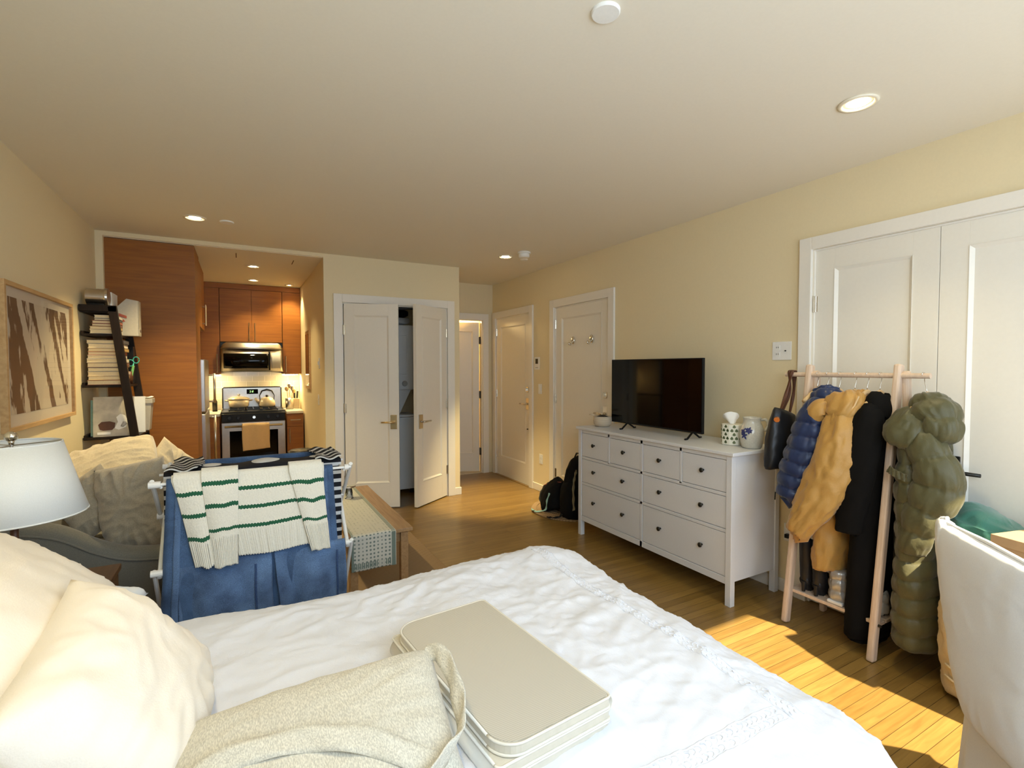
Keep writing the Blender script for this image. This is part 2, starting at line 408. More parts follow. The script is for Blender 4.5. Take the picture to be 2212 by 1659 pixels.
def frame3(o, ex, ez):
    """matrix: local x along ex, local z (face normal) along ez"""
    ex = Vector(ex).normalized(); ez = Vector(ez); ez = (ez - ex*ez.dot(ex)).normalized(); ey = ez.cross(ex)
    T = Matrix((ex, ey, ez)).transposed().to_4x4(); T.translation = Vector(o); return T

# ================================================================== THE ROOM
XL, XR, YB, YH, YW, H = -1.044, 3.127, 5.32, 6.25, -0.47, 2.634
KR, YK, HK = 0.755, 7.85, 2.594
struct('floor', MB().box(-1.2, 3.35, YW-.1, 7.95, -.06, 0), 'floor')
struct('floor', MB().box(2.24, 3.12, 6.26, 7.8, 0.0005, .006), 'tile')
struct('ceiling', MB().box(-1.2, 3.35, YW-.1, 5.43, H, H+.1).box(.745, 3.35, 5.43, 7.95, H, H+.1), 'ceiling')
struct('ceiling', MB().box(-1.15, KR, YB+.02, YK, HK, HK+.06), 'ceiling')
struct('wall_left', MB().box(XL-.1, XL, YW, YB, 0, H), 'wall')
# back wall with the kitchen opening and the laundry closet opening
struct('wall_back', MB().box(XL-.1, -.992, YB, YB+.1, 0, H).box(-.992, KR, YB, YB+.1, HK+.004, H)
       .box(KR, .929, YB, YB+.1, 0, H).box(.929, 2.081, YB, YB+.1, 2.155, H).box(2.081, 2.232, YB, YB+.1, 0, H)
       .box(2.132, 2.232, YB+.1, YH, 0, H), 'wall')
struct('wall_kitchen_right', MB().box(KR, KR+.1, YB+.1, YK+.1, 0, H), 'wall')
struct('wall_kitchen_left', MB().box(-1.15, -1.06, YB+.1, YK+.1, 0, H), 'wall')
struct('wall_kitchen_back', MB().box(-1.15, KR, YK, YK+.1, 0, HK), 'wall')
struct('wall_closet_back', MB().box(KR+.1, 2.132, 6.32, 6.4, 0, H), 'wall')
struct('wall_hall', MB().box(2.97, XR, YH, YH+.1, 0, H).box(2.232, 2.97, YH, YH+.1, 2.14, H), 'wall')
struct('wall_bathroom', MB().box(2.132, 2.232, YH, 7.9, 0, H).box(2.232, 3.3, 7.8, 7.9, 0, H).box(XR, XR+.1, YH, 7.8, 0, H), 'wall')
def wall_yz(name, x0, x1, ya, yb, opens, mat='wall'):
    mb = MB(); y = ya
    for (a, b, z0, z1) in sorted(opens):
        mb.box(x0, x1, y, a, 0, H)
        if z1 < H: mb.box(x0, x1, a, b, z1, H)
        if z0 > 0: mb.box(x0, x1, a, b, 0, z0)
        y = b
    mb.box(x0, x1, y, yb, 0, H); return struct(name, mb, mat)
wall_yz('wall_right', XR, XR+.12, YW, YH, [(.545, 1.803, 0, 2.207), (3.735, 4.675, 0, 2.155), (5.222, 6.135, 0, 2.155)])
# front wall (behind the photographer) with its two windows
mb = MB(); y0, y1 = YW-.12, YW
for a, b in ((XL-.1, -.25), (1.35, 1.70), (3.02, XR+.12)): mb.box(a, b, y0, y1, 0, H)
mb.box(-.25, 1.35, y0, y1, 0, .85).box(-.25, 1.35, y0, y1, 2.42, H).box(1.70, 3.02, y0, y1, 0, .45).box(1.70, 3.02, y0, y1, 2.42, H)
struct('wall_front', mb, 'wall')
for (a, b, z0, z1) in ((-.25, 1.35, .85, 2.42), (1.70, 3.02, .45, 2.42)):
    f = MB(); t = .045
    f.box(a, b, y0+.02, y0+.08, z0, z0+t).box(a, b, y0+.02, y0+.08, z1-t, z1).box(a, a+t, y0+.02, y0+.08, z0, z1).box(b-t, b, y0+.02, y0+.08, z0, z1)
    if a < 0: f.box((a+b)/2-.02, (a+b)/2+.02, y0+.03, y0+.07, z0, z1)
    wn = struct('window_1' if a < 0 else 'window_2', f, 'trim')
    obj('glass_pane', MB().box(a+.02, b-.02, y0+.047, y0+.053, z0+.02, z1-.02), 'pane', wn)
bl = thing('sun_blocker', 'unseen white sheet added over the left window to keep sun off the bed', 'sun blocker', (.55, YW+.03, 2.5))  # added out of view so direct sun does not reach the bed
obj('fabric', MB().box(-.24, 1.34, YW-.012, YW-.010, .86, 2.42), 'slip', bl)
# baseboards
def base(name, x0, x1, ya, yb):
    return struct(name, MB().box(x0, x1, ya, yb, 0, .085), 'trim', bev=.004)
base('baseboard_left', XL, XL+.014, YW, YB)
base('baseboard_back', 2.165, 2.246, YB-.014, YB); base('baseboard_back', 2.232, 2.246, YB, YH)
base('baseboard_right', XR-.014, XR, 1.875, 3.66); base('baseboard_right', XR-.014, XR, 4.75, 5.15); base('baseboard_right', XR-.014, XR, YW, .47)
base('baseboard_kitchen', KR-.012, KR, YB+.1, 7.2); base('baseboard_front', XL, XR, YW, YW+.012)

# ------------------------------------------------------------------ doors: a leaf mesh with a sunk panel and bead
def leaf_mesh(T, wd, ht, th=.04, stile=.115, top=.12, bot=.26, panel=True):
    """local x 0..wd across, z 0..ht, front face at y=0 looking to -y"""
    mb = MB()
    mb.box(0, stile, 0, th, 0, ht, T).box(wd-stile, wd, 0, th, 0, ht, T)
    mb.box(stile, wd-stile, 0, th, 0, bot, T).box(stile, wd-stile, 0, th, ht-top, ht, T)
    mb.box(stile, wd-stile, .010, th-.01, bot, ht-top, T)
    x0, x1, z0, z1 = stile, wd-stile, bot, ht-top; b = .018
    for (p, q) in (((x0,z0),(x1,z0)), ((x1,z0),(x1,z1)), ((x1,z1),(x0,z1)), ((x0,z1),(x0,z0))):
        cx, cz = (x0+x1)/2, (z0+z1)/2
        def inn(pt): return (pt[0]+(b if pt[0] < cx else -b), pt[1]+(b if pt[1] < cz else -b))
        pi, qi = inn(p), inn(q)
        pts = [(p[0], -.004, p[1]), (q[0], -.004, q[1]), (qi[0], .010, qi[1]), (pi[0], .010, pi[1])]
        bk = [(p[0], .012, p[1]), (q[0], .012, q[1]), (qi[0], .012, qi[1]), (pi[0], .012, pi[1])]
        mb.loft([[T @ Vector(v) for v in pts], [T @ Vector(v) for v in bk]])
    return mb
def casing(name, T, wd, ht, cw=.085, th=.022, legs=(1, 1), base_z=0):
    mb = MB()
    if legs[0]: mb.box(-cw, 0, -th, 0, base_z, ht+cw, T)
    if legs[1]: mb.box(wd, wd+cw, -th, 0, base_z, ht+cw, T)
    mb.box(0 if legs[0] else -cw, wd if legs[1] else wd+cw, -th, 0, ht, ht+cw, T)
    # jamb stop inside the opening
    mb.box(-.001, .012, 0, .05, base_z, ht, T).box(wd-.012, wd+.001, 0, .05, base_z, ht, T).box(.012, wd-.012, 0, .05, ht-.012, ht, T)
    return struct(name, mb, 'trim', bev=.003)
def hinge(parent, T, x, z, mat='chrome'):
    mb = MB(); mb.tube([T @ Vector((x, -.008, z-.05)), T @ Vector((x, -.008, z+.05))], .007, 10)
    mb.box(x-.016, x+.016, -.004, .001, z-.048, z+.048, T)
    obj('hinge', mb, mat, parent, smooth=False)
def lever(parent, T, x, z, dirx, mat='chrome', plate=(.034, .075)):
    mb = MB(); mb.box(x-plate[0], x+plate[0], -.008, 0, z-plate[1], z+plate[1], T)
    h = obj('door_handle', mb, mat, parent, bev=.003)
    mb = MB(); mb.tube([T @ Vector(p) for p in ((x, 0, z), (x, -.045, z))], .011, 14)
    mb.tube([T @ Vector(p) for p in ((x-dirx*.012, -.045, z), (x+dirx*.05, -.047, z), (x+dirx*.125, -.044, z))], [.011, .010, .009], 12)
    obj('lever', mb, mat, h, smooth=True)
def TM(o, ex, ey):
    """local x along ex, local y (into the wall) along ey, z up"""
    ex = Vector(ex).normalized(); ey = Vector(ey).normalized()
    T = Matrix((ex, ey, Vector((0,0,1)))).transposed().to_4x4(); T.translation = Vector(o); return T
# right wall: local x runs toward -y, y into wall = +x
def TR(y, x=XR): return TM((x, y, 0), (0,-1,0), (1,0,0))
# far entry door (door_1)
T = TR(6.135); casing('trim_1', T, .913, 2.155)
Tl = TM((XR+.006, 6.125, .006), (0,-1,0), (1,0,0))
d = struct('door_1', leaf_mesh(Tl, .893, 2.14), 'door', bev=.002)
for z in (.28, 1.12, 1.96): hinge(d, Tl, .003, z)
lever(d, Tl, .835, 1.02, -1); 
mb = MB(); mb.box(.805, .865, -.012, 0, 1.165, 1.235, Tl); db = obj('deadbolt', mb, 'chrome', d, bev=.004)
obj('thumb_turn', MB().box(.829, .841, -.032, -.012, 1.18, 1.22, Tl), 'chrome', db, bev=.003)
obj('door_stop', MB().lathe([(.012,0),(.012,.012),(.005,.014)], Tl @ Vector((.838, -.002, .70)), 12), 'darkmetal', d)
struct('trim_2', MB().box(-.0, .913, -.03, .02, 0, .006, T), 'floor')
# second door with two hooks (door_2)
T = TR(4.675); casing('trim_3', T, .94, 2.155)
Tl = TM((XR+.006, 4.665, .006), (0,-1,0), (1,0,0))
d = struct('door_2', leaf_mesh(Tl, .92, 2.14), 'door', bev=.002)
for z in (.28, 1.12, 1.96): hinge(d, Tl, .003, z)
for x in (.33, .65):
    mb = MB(); mb.lathe([(.028,0),(.028,.006),(.02,.012)], (0,0,0), 20, T=Tl @ Matrix.Translation((x, 0, 1.765)) @ Matrix.Rotation(R(90), 4, 'X') @ Matrix.Scale(1.5, 4, (0,1,0)))
    mb.tube([Tl @ Vector(p) for p in ((x, -.01, 1.77), (x, -.022, 1.735), (x, -.035, 1.715), (x, -.052, 1.72), (x, -.058, 1.745))], [.008, .009, .009, .008, .011], 10)
    obj('robe_hook', mb, 'chrome', d, smooth=True)
mb = MB(); mb.box(.845, .9, -.012, 0, 1.175, 1.235, Tl); db = obj('deadbolt', mb, 'chrome', d, bev=.004)
obj('thumb_turn', MB().box(.866, .878, -.032, -.012, 1.19, 1.22, Tl), 'chrome', db, bev=.003)
lever(d, Tl, .872, 1.02, -1)
# pair of closet doors on the right wall behind the garment rack (door_3, door_4)
T = TR(1.803); casing('trim_4', T, 1.258, 2.207, .075, .026)
for k in range(2):
    Tl = TM((XR+.006, 1.795 - k*.626, .01), (0,-1,0), (1,0,0))
    d = struct('door_3' if k == 0 else 'door_4', leaf_mesh(Tl, .6235, 2.185), 'door', bev=.002)
    for z in (.3, 1.03, 1.86): hinge(d, Tl, .003 if k == 0 else .62, z)
    if k: lever(d, Tl, .07, .95, 1, 'darkmetal')
mb = MB().box(XR+.14, XR+.16, .5, 1.85, 0, 2.3); struct('wall_closet_right', mb, 'wall')
# laundry closet: two leaves standing open (door_5, door_6)
T = TM((.929, YB, 0), (1,0,0), (0,1,0)); casing('trim_5', T, 1.152, 2.155)
struct('trim_6', MB().box(.93, 2.08, YB+.03, YB+.07, 2.13, 2.15), 'darkmetal')
a = math.atan2(-.192, .489)
Tl = TM((.944, YB-.012, .012), (math.cos(a), math.sin(a), 0), (-math.sin(a), math.cos(a), 0))
d = struct('door_5', leaf_mesh(Tl, .55, 2.13, stile=.10), 'door', bev=.002)
for z in (.3, 1.05, 1.86): hinge(d, Tl, 0, z)
lever(d, Tl, .495, .90, -1, 'brass')
a = math.atan2(.323, .457)
ex = Vector((math.cos(a), math.sin(a), 0)); o = Vector((2.066, YB-.012, .012)) - ex*.56
Tl = TM(o, ex, (-ex.y, ex.x, 0))
d = struct('door_6', leaf_mesh(Tl, .56, 2.13, stile=.10), 'door', bev=.002)
for z in (.3, 1.05, 1.86): hinge(d, Tl, .56, z)
lever(d, Tl, .065, .90, 1, 'steel')
# bathroom doorway at the end of the hall, leaf ajar (door_7)
T = TM((2.232, YH, 0), (1,0,0), (0,1,0)); casing('trim_7', T, .738, 2.14, legs=(0, 1))
a = R(158)
ex = Vector((math.cos(a), math.sin(a), 0))
Tl = TM(Vector((2.955, YH+.075, .012)) + ex*.70, -ex, (ex.y*-1, ex.x, 0) if False else (-ex.x*0 + ex.y, -ex.x, 0))
d = struct('door_7', leaf_mesh(Tl, .70, 2.10, stile=.09), 'door', bev=.002)
for z in (.3, 1.1, 1.86):
    mb = MB().box(2.945, 2.968, YH+.03, YH+.06, z-.05, z+.05); mb.tube([(2.958, YH+.055, z-.05), (2.958, YH+.055, z+.05)], .009, 10); obj('hinge', mb, 'darkmetal', d)
light('bathroom_lamp', 'POINT', (2.6, 7.2, 2.3), (0,0,-1), 60, (1.0, .74, .34), shadow_soft_size=.1)

# ------------------------------------------------------------------ ceiling fittings
def downlight(x, y, z, label, power=22, blend=.7, spot=105, group='recessed ceiling downlights', r=.062, aim=(0, 0, -1)):
    t = thing('recessed_downlight', label, 'ceiling light', (x, y, z), group)
    mb = MB(); mb.lathe([(r+.014, 0), (r+.014, -.006), (r, -.007), (r-.004, -.002), (r-.018, .05)], (x, y, z), 32, cap=False)
    obj('trim_ring', mb, 'can', t, smooth=True, solid=.002)
    obj('bulb', MB().lathe([(1e-3, -.004), (r-.024, -.004), (r-.018, .012), (1e-3, .012)], (x, y, z), 24), 'bulb', t, smooth=True)
    l = light('downlight_beam', 'SPOT', (x, y, z-.012), aim, power, (1.0, .80, .42), spot_size=R(spot), spot_blend=blend, shadow_soft_size=.04)
    l.parent = t; l.location = (0,0,-.012)
    return t
downlight(2.384, 1.195, H, 'glowing round recessed downlight in the ceiling above the clothes rack', 30)
downlight(-.283, 4.527, H, 'glowing round recessed downlight in the ceiling in front of the kitchen', 165)
downlight(2.437, 4.565, H, 'glowing round recessed downlight beside the smoke detector', 430, .8, 42, aim=(.02, .16, -1))
downlight(-.18, 1.10, H, 'recessed downlight in the ceiling straight above the bed pillows', 40)
downlight(.147, 6.14, HK, 'glowing kitchen ceiling downlight nearest the living room', 60, group='kitchen downlights', r=.055)
downlight(.167, 7.107, HK, 'glowing kitchen ceiling downlight just in front of the stove cabinets', 60, group='kitchen downlights', r=.055)
downlight(.60, 7.30, HK, 'small kitchen ceiling downlight in the right corner by the cabinet', 42, group='kitchen downlights', r=.04)
for (x, y, r, lab) in ((1.058, 1.29, .047, 'large round white blank cover plate on the ceiling, nearest the camera'), (-.071, 4.535, .05, 'round cover plate on the ceiling beside the kitchen downlight'), (2.673, 4.587, .04, 'small round cover plate on the ceiling behind the smoke detector')):
    solo('ceiling_cover_plate', MB().lathe([(r*.6, -.001), (r, 0), (r, -.006), (r*.92, -.010), (1e-3, -.011)][1:], (x, y, H), 40), 'whiteplastic', lab, 'cover plate', 'round ceiling cover plates', smooth=False)
t = thing('smoke_detector', 'white round smoke detector hanging from the ceiling near the hall', 'smoke detector', (2.513, 4.312, H))
obj('base_plate', MB().lathe([(.065, 0), (.068, -.012), (.06, -.016), (1e-3, -.016)], (2.513, 4.312, H), 32), 'whiteplastic', t)
obj('sensor_body', MB().lathe([(.048, -.016), (.052, -.02), (.055, -.045), (.045, -.055), (1e-3, -.056)], (2.513, 4.312, H), 32), 'whiteplastic', t)
for (x, y, lab) in ((-.014, 5.64, 'left'), (.507, 5.73, 'right')):
    solo('ceiling_slot', MB().box(x-.004, x+.004, y-.12, y+.10, HK-.002, HK), 'carddark', 'thin dark slot in the kitchen ceiling, the %s one of two' % lab, 'vent slot', 'kitchen ceiling slots')

# ------------------------------------------------------------------ wall plates
def plate(name, T, wd, ht, label, cat, kids=(), mat='whiteplastic'):
    t = thing(name, label, cat, T.translation)
    obj('cover', MB().box(-wd/2, wd/2, -.006, 0, -ht/2, ht/2, T), mat, t, bev=.002)
    for nm, x0, x1, z0, z1, d, m in kids: obj(nm, MB().box(x0, x1, -.006-d, -.005, z0, z1, T), m, t)
    return t
sock = []
for z in (.022, -.022): sock += [('socket', -.044, -.012, z-.014, z+.014, .0015, 'whiteplastic'), ('slot', -.036, -.033, z-.004, z+.006, .0022, 'black'), ('slot', -.024, -.021, z-.004, z+.006, .0022, 'black')]
plate('outlet_plate', TM((XR, 1.996, 1.588), (0,-1,0), (1,0,0)), .13, .12, 'double white outlet plate on the wall left of the closet doors', 'outlet', sock + [('coaxial_jack', .024, .032, -.004, .004, .006, 'darkmetal')])
plate('intercom_panel', TM((XR, 5.054, 1.53), (0,-1,0), (1,0,0)), .115, .15, 'white wall intercom with a small dark screen between two doors', 'intercom', [('screen', -.03, .025, -.005, .055, .002, 'black'), ('button', -.03, .03, -.055, -.045, .002, 'grayplastic')])
plate('light_switch', TM((XR, 4.985, 1.225), (0,-1,0), (1,0,0)), .072, .118, 'white light switch on the wall below the intercom', 'light switch', [('toggle', -.016, .016, -.03, .03, .006, 'whiteplastic')])
plate('outlet_plate', TM((XR, 4.965, .39), (0,-1,0), (1,0,0)), .07, .115, 'white outlet low on the wall left of the backpack', 'outlet', [('socket', -.016, .016, .008, .036, .003, 'whiteplastic'), ('socket', -.016, .016, -.036, -.008, .003, 'whiteplastic')])
t = plate('outlet_plate', TM((XR, 1.925, .40), (0,-1,0), (1,0,0)), .07, .115, 'low wall outlet with a plugged cord between the white dresser and clothes rack', 'outlet', [('socket', -.016, .016, -.036, .036, .003, 'whiteplastic'), ('plug', -.012, .012, -.03, -.006, .03, 'black')])
plate('thermostat', TM((KR, 5.70, 1.53), (0,-1,0), (1,0,0)), .07, .115, 'small white thermostat on the kitchen side wall', 'thermostat', [('dial', -.014, .014, -.02, .02, .012, 'whiteplastic')])
plate('light_switch', TM((KR, 5.78, 1.13), (0,-1,0), (1,0,0)), .07, .115, 'white light switch on the kitchen side wall under the thermostat', 'light switch', [('toggle', -.006, .006, -.012, .012, .012, 'brass')])

# ------------------------------------------------------------------ KITCHEN
pt = thing('pantry_cabinet', 'tall flat teak veneer pantry side filling the left of the kitchen opening', 'cabinet', (-.67, 5.6, 0))
obj('body', MB().box(-1.055, -.347, YB+.045, 5.90, .0, HK-.004), 'teak', pt)
ov = thing('over_fridge_cabinet', 'teak wall cabinet above the refrigerator with vertical bar handles', 'cabinet', (-.7, 6.4, 1.86))
obj('body', MB().box(-1.055, -.37, 5.905, 6.70, 1.90, HK-.004), 'teak_y', ov)
for y0_ in (5.91, 6.305):
    dd = obj('door', MB().box(-.368, -.348, y0_, y0_+.385, 1.905, HK-.03), 'teak_y', ov, bev=.001)
    yh = y0_+.35 if y0_ < 6 else y0_+.035
    mb = MB().tube([(-.315, yh, 1.94), (-.315, yh, 2.16)], .006, 8); mb.tube([(-.348, yh, 1.96), (-.315, yh, 1.96)], .004, 8).tube([(-.348, yh, 2.14), (-.315, yh, 2.14)], .004, 8)
    obj('handle', mb, 'steel', dd)
fr = thing('refrigerator', 'stainless steel top-freezer refrigerator seen edge-on beside the teak pantry', 'refrigerator', (-.68, 6.3, 0))
obj('body', MB().box(-1.04, -.40, 5.93, 6.66, .02, 1.56), 'black', fr)
for z0, z1, zh in ((1.03, 1.57, (1.08, 1.42)), (.09, 1.01, (.38, .94))):
    dd = obj('door', MB().box(-.395, -.315, 5.93, 6.66, z0, z1), 'steel', fr, bev=.008)
    mb = MB().tube([(-.26, 6.60, zh[0]), (-.26, 6.60, zh[1])], .013, 10); mb.tube([(-.315, 6.60, zh[0]+.02), (-.26, 6.60, zh[0]+.02)], .01, 8).tube([(-.315, 6.60, zh[1]-.02), (-.26, 6.60, zh[1]-.02)], .01, 8)
    obj('handle', mb, 'steel', dd, smooth=True)
# wall cabinets along the back
XS0, XS1 = -.222, .517       # the stove bay
def wall_cab(x0, x1, z0, z1, label, splits, hz, hx):
    t = thing('wall_cabinet', label, 'cabinet', ((x0+x1)/2, 7.67, z0), 'teak wall cabinets')
    obj('body', MB().box(x0, x1, 7.52, YK-.002, z0, z1), 'teak', t)
    for i, (a, b) in enumerate(zip(splits, splits[1:])):
        dd = obj('door', MB().box(a+.002, b-.002, 7.50, 7.519, z0+.002, z1-.07), 'teak', t, bev=.001)
        x = hx[i]
        mb = MB().tube([(x, 7.47, hz[0]), (x, 7.47, hz[1])], .006, 8); mb.tube([(x, 7.47, hz[0]+.02), (x, 7.50, hz[0]+.02)], .004, 8).tube([(x, 7.47, hz[1]-.02), (x, 7.50, hz[1]-.02)], .004, 8)
        obj('handle', mb, 'steel', dd)
    return t
wall_cab(-1.0, XS0-.004, 1.40, HK-.006, 'narrow teak wall cabinet left of the microwave', [-.60, XS0-.004], (1.42, 1.66), [-.26])
wall_cab(XS0, XS1, 1.825, HK-.006, 'wide teak two-door wall cabinet over the microwave', [XS0, (XS0+XS1)/2, XS1], (1.85, 2.08), [(XS0+XS1)/2-.035, (XS0+XS1)/2+.035])
wall_cab(XS1+.004, KR-.002, 1.40, HK-.006, 'narrow teak wall cabinet right of the microwave', [XS1+.004, KR-.002], (1.42, 1.64), [XS1+.04])
struct('trim_8', MB().box(-.60, KR-.002, 7.497, 7.515, HK-.07, HK-.004), 'teak')
for (a, b, lab) in ((-.34, -.245, 'left'), (.55, .72, 'right')):
    t = thing('under_cabinet_light', 'bright strip light under the %s teak wall cabinet' % lab, 'strip light', ((a+b)/2, 7.62, 1.395), 'strip lights under the wall cabinets')
    obj('housing', MB().box(a, b, 7.55, 7.60, 1.388, 1.399), 'whiteplastic', t)
    obj('diffuser', MB().box(a+.01, b-.01, 7.555, 7.595, 1.383, 1.388), 'led', t)
    l = light('strip_light_glow', 'AREA', ((a+b)/2, 7.60, 1.378), (0,.25,-1), 7, (1.0, .74, .36), shape='RECTANGLE', size=b-a, size_y=.05); l.parent = t; l.location = Vector(((a+b)/2, 7.60, 1.378)) - wl(t)
struct('trim_9', MB().box(-1.0, KR-.001, YK-.008, YK, .91, 1.60), 'subway')
# base cabinets and counters
bc = thing('base_cabinet', 'teak base cabinet with drawer right of the stove', 'cabinet', (.64, 7.5, 0), 'teak base cabinets')
obj('body', MB().box(XS1+.018, KR-.014, 7.22, YK-.01, .09, .87), 'teak', bc)
dr = obj('drawer', MB().box(XS1+.022, KR-.016, 7.20, 7.219, .70, .865), 'teak', bc, bev=.001)
obj('handle', MB().tube([(XS1+.06, 7.17, .785), (KR-.05, 7.17, .785)], .006, 8).tube([(XS1+.08, 7.17, .785), (XS1+.08, 7.2, .785)], .004, 8).tube([(KR-.07, 7.17, .785), (KR-.07, 7.2, .785)], .004, 8), 'steel', dr)
dd = obj('door', MB().box(XS1+.022, KR-.016, 7.20, 7.219, .10, .695), 'teak', bc, bev=.001)
obj('handle', MB().tube([(XS1+.05, 7.17, .48), (XS1+.05, 7.17, .67)], .006, 8).tube([(XS1+.05, 7.17, .5), (XS1+.05, 7.2, .5)], .004, 8).tube([(XS1+.05, 7.17, .65), (XS1+.05, 7.2, .65)], .004, 8), 'steel', dd)
bc = thing('base_cabinet', 'teak base cabinet between the refrigerator and the stove', 'cabinet', (-.5, 7.5, 0), 'teak base cabinets')
obj('body', MB().box(-1.04, XS0-.012, 7.22, YK-.01, .09, .87), 'teak', bc)
obj('door', MB().box(-.60, XS0-.014, 7.20, 7.219, .10, .865), 'teak', bc, bev=.001)
solo('countertop', MB().box(XS1+.014, KR-.014, 7.18, YK-.012, .872, .905), 'stone', 'pale countertop right of the stove', 'countertop', bev=.003)
solo('countertop', MB().box(-1.04, XS0-.008, 7.18, YK-.012, .872, .905), 'stone', 'pale countertop between the refrigerator and the stove', 'countertop', bev=.003)
# microwave
mw = thing('microwave', 'stainless over-the-range microwave under the teak wall cabinet', 'microwave', (.147, 7.63, 1.43))
x0, x1 = XS0+.003, XS1-.003
obj('body', MB().box(x0, x1, 7.46, YK-.01, 1.43, 1.818), 'black', mw)
mb = MB(); n = 24
mb.grid(lambda u, v: Vector((x0+(x1-x0)*u, 7.455-.075*math.sin(PI*u)**.6-.002+.045*v, 1.73+.088*v)), n, 4)
obj('vent_hood_front', mb, 'steel', mw, smooth=True, solid=.006)
def front(u): return 7.455-.06*math.sin(PI*u)**.6
mb = MB(); mb.grid(lambda u, v: Vector((x0+(x1-x0)*u, front(u), 1.432+(.295)*v)), n, 2); dd = obj('door', mb, 'steel', mw, smooth=True, solid=.01)
obj('window', MB().grid(lambda u, v: Vector((x0+(x1-x0)*(.045+.72*u), front(.045+.72*u)-.008, 1.475+.195*v)), n, 2), 'blackgloss', dd, smooth=True, solid=.004)
obj('control_panel', MB().grid(lambda u, v: Vector((x0+(x1-x0)*(.805+.165*u), front(.805+.165*u)-.008, 1.475+.205*v)), 8, 2), 'grayplastic', mw, smooth=True, solid=.004)
obj('handle', MB().tube([(x0+(x1-x0)*.775, front(.775)-.035, 1.45+.028*k) for k in range(10)], .011, 10), 'black', mw, smooth=True)
# range
rg = thing('gas_range', 'stainless gas range with black cooktop, oven window and clock panel', 'stove', (.147, 7.5, 0))
obj('body', MB().box(x0+.004, x1-.004, 7.19, YK-.03, .02, .90), 'steel', rg)
obj('cooktop', MB().box(x0, x1, 7.15, YK-.04, .90, .925), 'black', rg, bev=.006)
mb = MB().box(x0, x1, 7.12, 7.19, .795, .905); obj('control_panel', mb, 'black', rg, bev=.012)
for x in (-.13, -.03, .147, .31, .42): obj('knob', MB().tube([(x, 7.122, .85), (x, 7.092, .852)], [.021, .017], 18), 'steel' if x == .147 else 'black', rg)
dd = obj('oven_door', MB().box(x0+.002, x1-.002, 7.145, 7.188, .22, .79), 'steel', rg, bev=.006)
obj('window', MB().box(x0+.09, x1-.09, 7.14, 7.146, .33, .68), 'blackgloss', dd, bev=.004)
obj('handle', MB().tube([(x0+.04, 7.085, .745), (x1-.04, 7.085, .745)], .013, 12).tube([(x0+.06, 7.145, .745), (x0+.06, 7.085, .745)], .01, 8).tube([(x1-.06, 7.145, .745), (x1-.06, 7.085, .745)], .01, 8), 'steel', dd, smooth=True)
obj('storage_drawer', MB().box(x0+.002, x1-.002, 7.15, 7.188, .04, .21), 'steel', rg, bev=.006)
bp = obj('backguard', MB().box(x0+.004, x1-.004, 7.76, 7.82, .92, 1.215), 'steel', rg, bev=.008)
obj('rim', MB().tube([(x0+.006, 7.755, .93), (x0+.006, 7.755, 1.2), (x0+.02, 7.755, 1.213), (x1-.02, 7.755, 1.213), (x1-.006, 7.755, 1.2), (x1-.006, 7.755, .93)], .008, 8), 'black', bp)
ck = obj('clock', MB().box(.075, .215, 7.752, 7.761, 1.12, 1.185), 'blackgloss', bp, bev=.002)
for dx, segs in ((.118, 'abcd'), (.136, 'bc'), (.150, 'abdeg')):
    S = {'a': (0,.01,.014,.0016,0), 'd': (0,-.01,.014,.0016,0), 'g': (0,0,.012,.0016,0), 'b': (.006,.005,.0018,.01,0), 'c': (.006,-.005,.0018,.01,0), 'e': (-.006,-.005,.0018,.01,0)}
    m2 = MB()
    for s_ in segs: a_, b_, ww, hh, _ = S[s_]; m2.box(dx+a_-ww/2, dx+a_+ww/2, 7.7505, 7.752, 1.153+b_-hh/2, 1.153+b_+hh/2)
    obj('digit', m2, 'display', ck)
for cx in (-.03, .147, .33):
    mb = MB()
    for yy in (7.24, 7.40, 7.56, 7.70): mb.box(cx-.10, cx+.10, yy-.006, yy+.006, .935, .947)
    for xx in (cx-.1, cx, cx+.1): mb.box(xx-.006, xx+.006, 7.22, 7.72, .935, .947)
    for xx in (cx-.1, cx+.1):
        for yy in (7.24, 7.70): mb.box(xx-.006, xx+.006, yy-.006, yy+.006, .924, .936)
    if cx != .147: mb.lathe([(.045, .925), (.045, .934), (.02, .938)], (cx, 7.33, 0), 20).lathe([(.045, .925), (.045, .934), (.02, .938)], (cx, 7.61, 0), 20)
    obj('burner_grate', mb, 'darkmetal', rg)
# things on the range
t = thing('dutch_oven', 'cream enamel dutch oven with lid on the back left burner', 'pot', (-.02, 7.61, .947))
obj('body', MB().lathe([(1e-3, 0), (.10, .0), (.118, .02), (.125, .105), (.12, .105)], (-.02, 7.61, .949), 36), 'cream_pot', t, smooth=True)
obj('lid', MB().lathe([(.129, .108), (.128, .118), (.09, .14), (.03, .15), (1e-3, .151)], (-.02, 7.61, .949), 36), 'cream_pot', t, smooth=True)
obj('lid_knob', MB().lathe([(.006, .15), (.008, .16), (.018, .166), (.016, .178), (1e-3, .18)], (-.02, 7.61, .949), 16), 'steel', t, smooth=True)
for s_ in (-1, 1): obj('handle', MB().tube([(-.02+s_*.118, 7.575, 1.04), (-.02+s_*.155, 7.585, 1.045), (-.02+s_*.16, 7.61, 1.046), (-.02+s_*.155, 7.635, 1.045), (-.02+s_*.118, 7.645, 1.04)], .008, 8), 'cream_pot', t, smooth=True)
t = thing('kettle', 'cream enamel kettle with arched handle on the back right burner', 'kettle', (.32, 7.61, .947))
obj('body', MB().lathe([(1e-3, 0), (.095, 0), (.105, .02), (.098, .07), (.07, .115), (.04, .128), (1e-3, .13)], (.32, 7.61, .949), 36), 'cream_pot', t, smooth=True)
obj('lid_knob', MB().lathe([(.008, .128), (.02, .14), (.016, .155), (1e-3, .158)], (.32, 7.61, .949), 16), 'darkmetal', t, smooth=True)
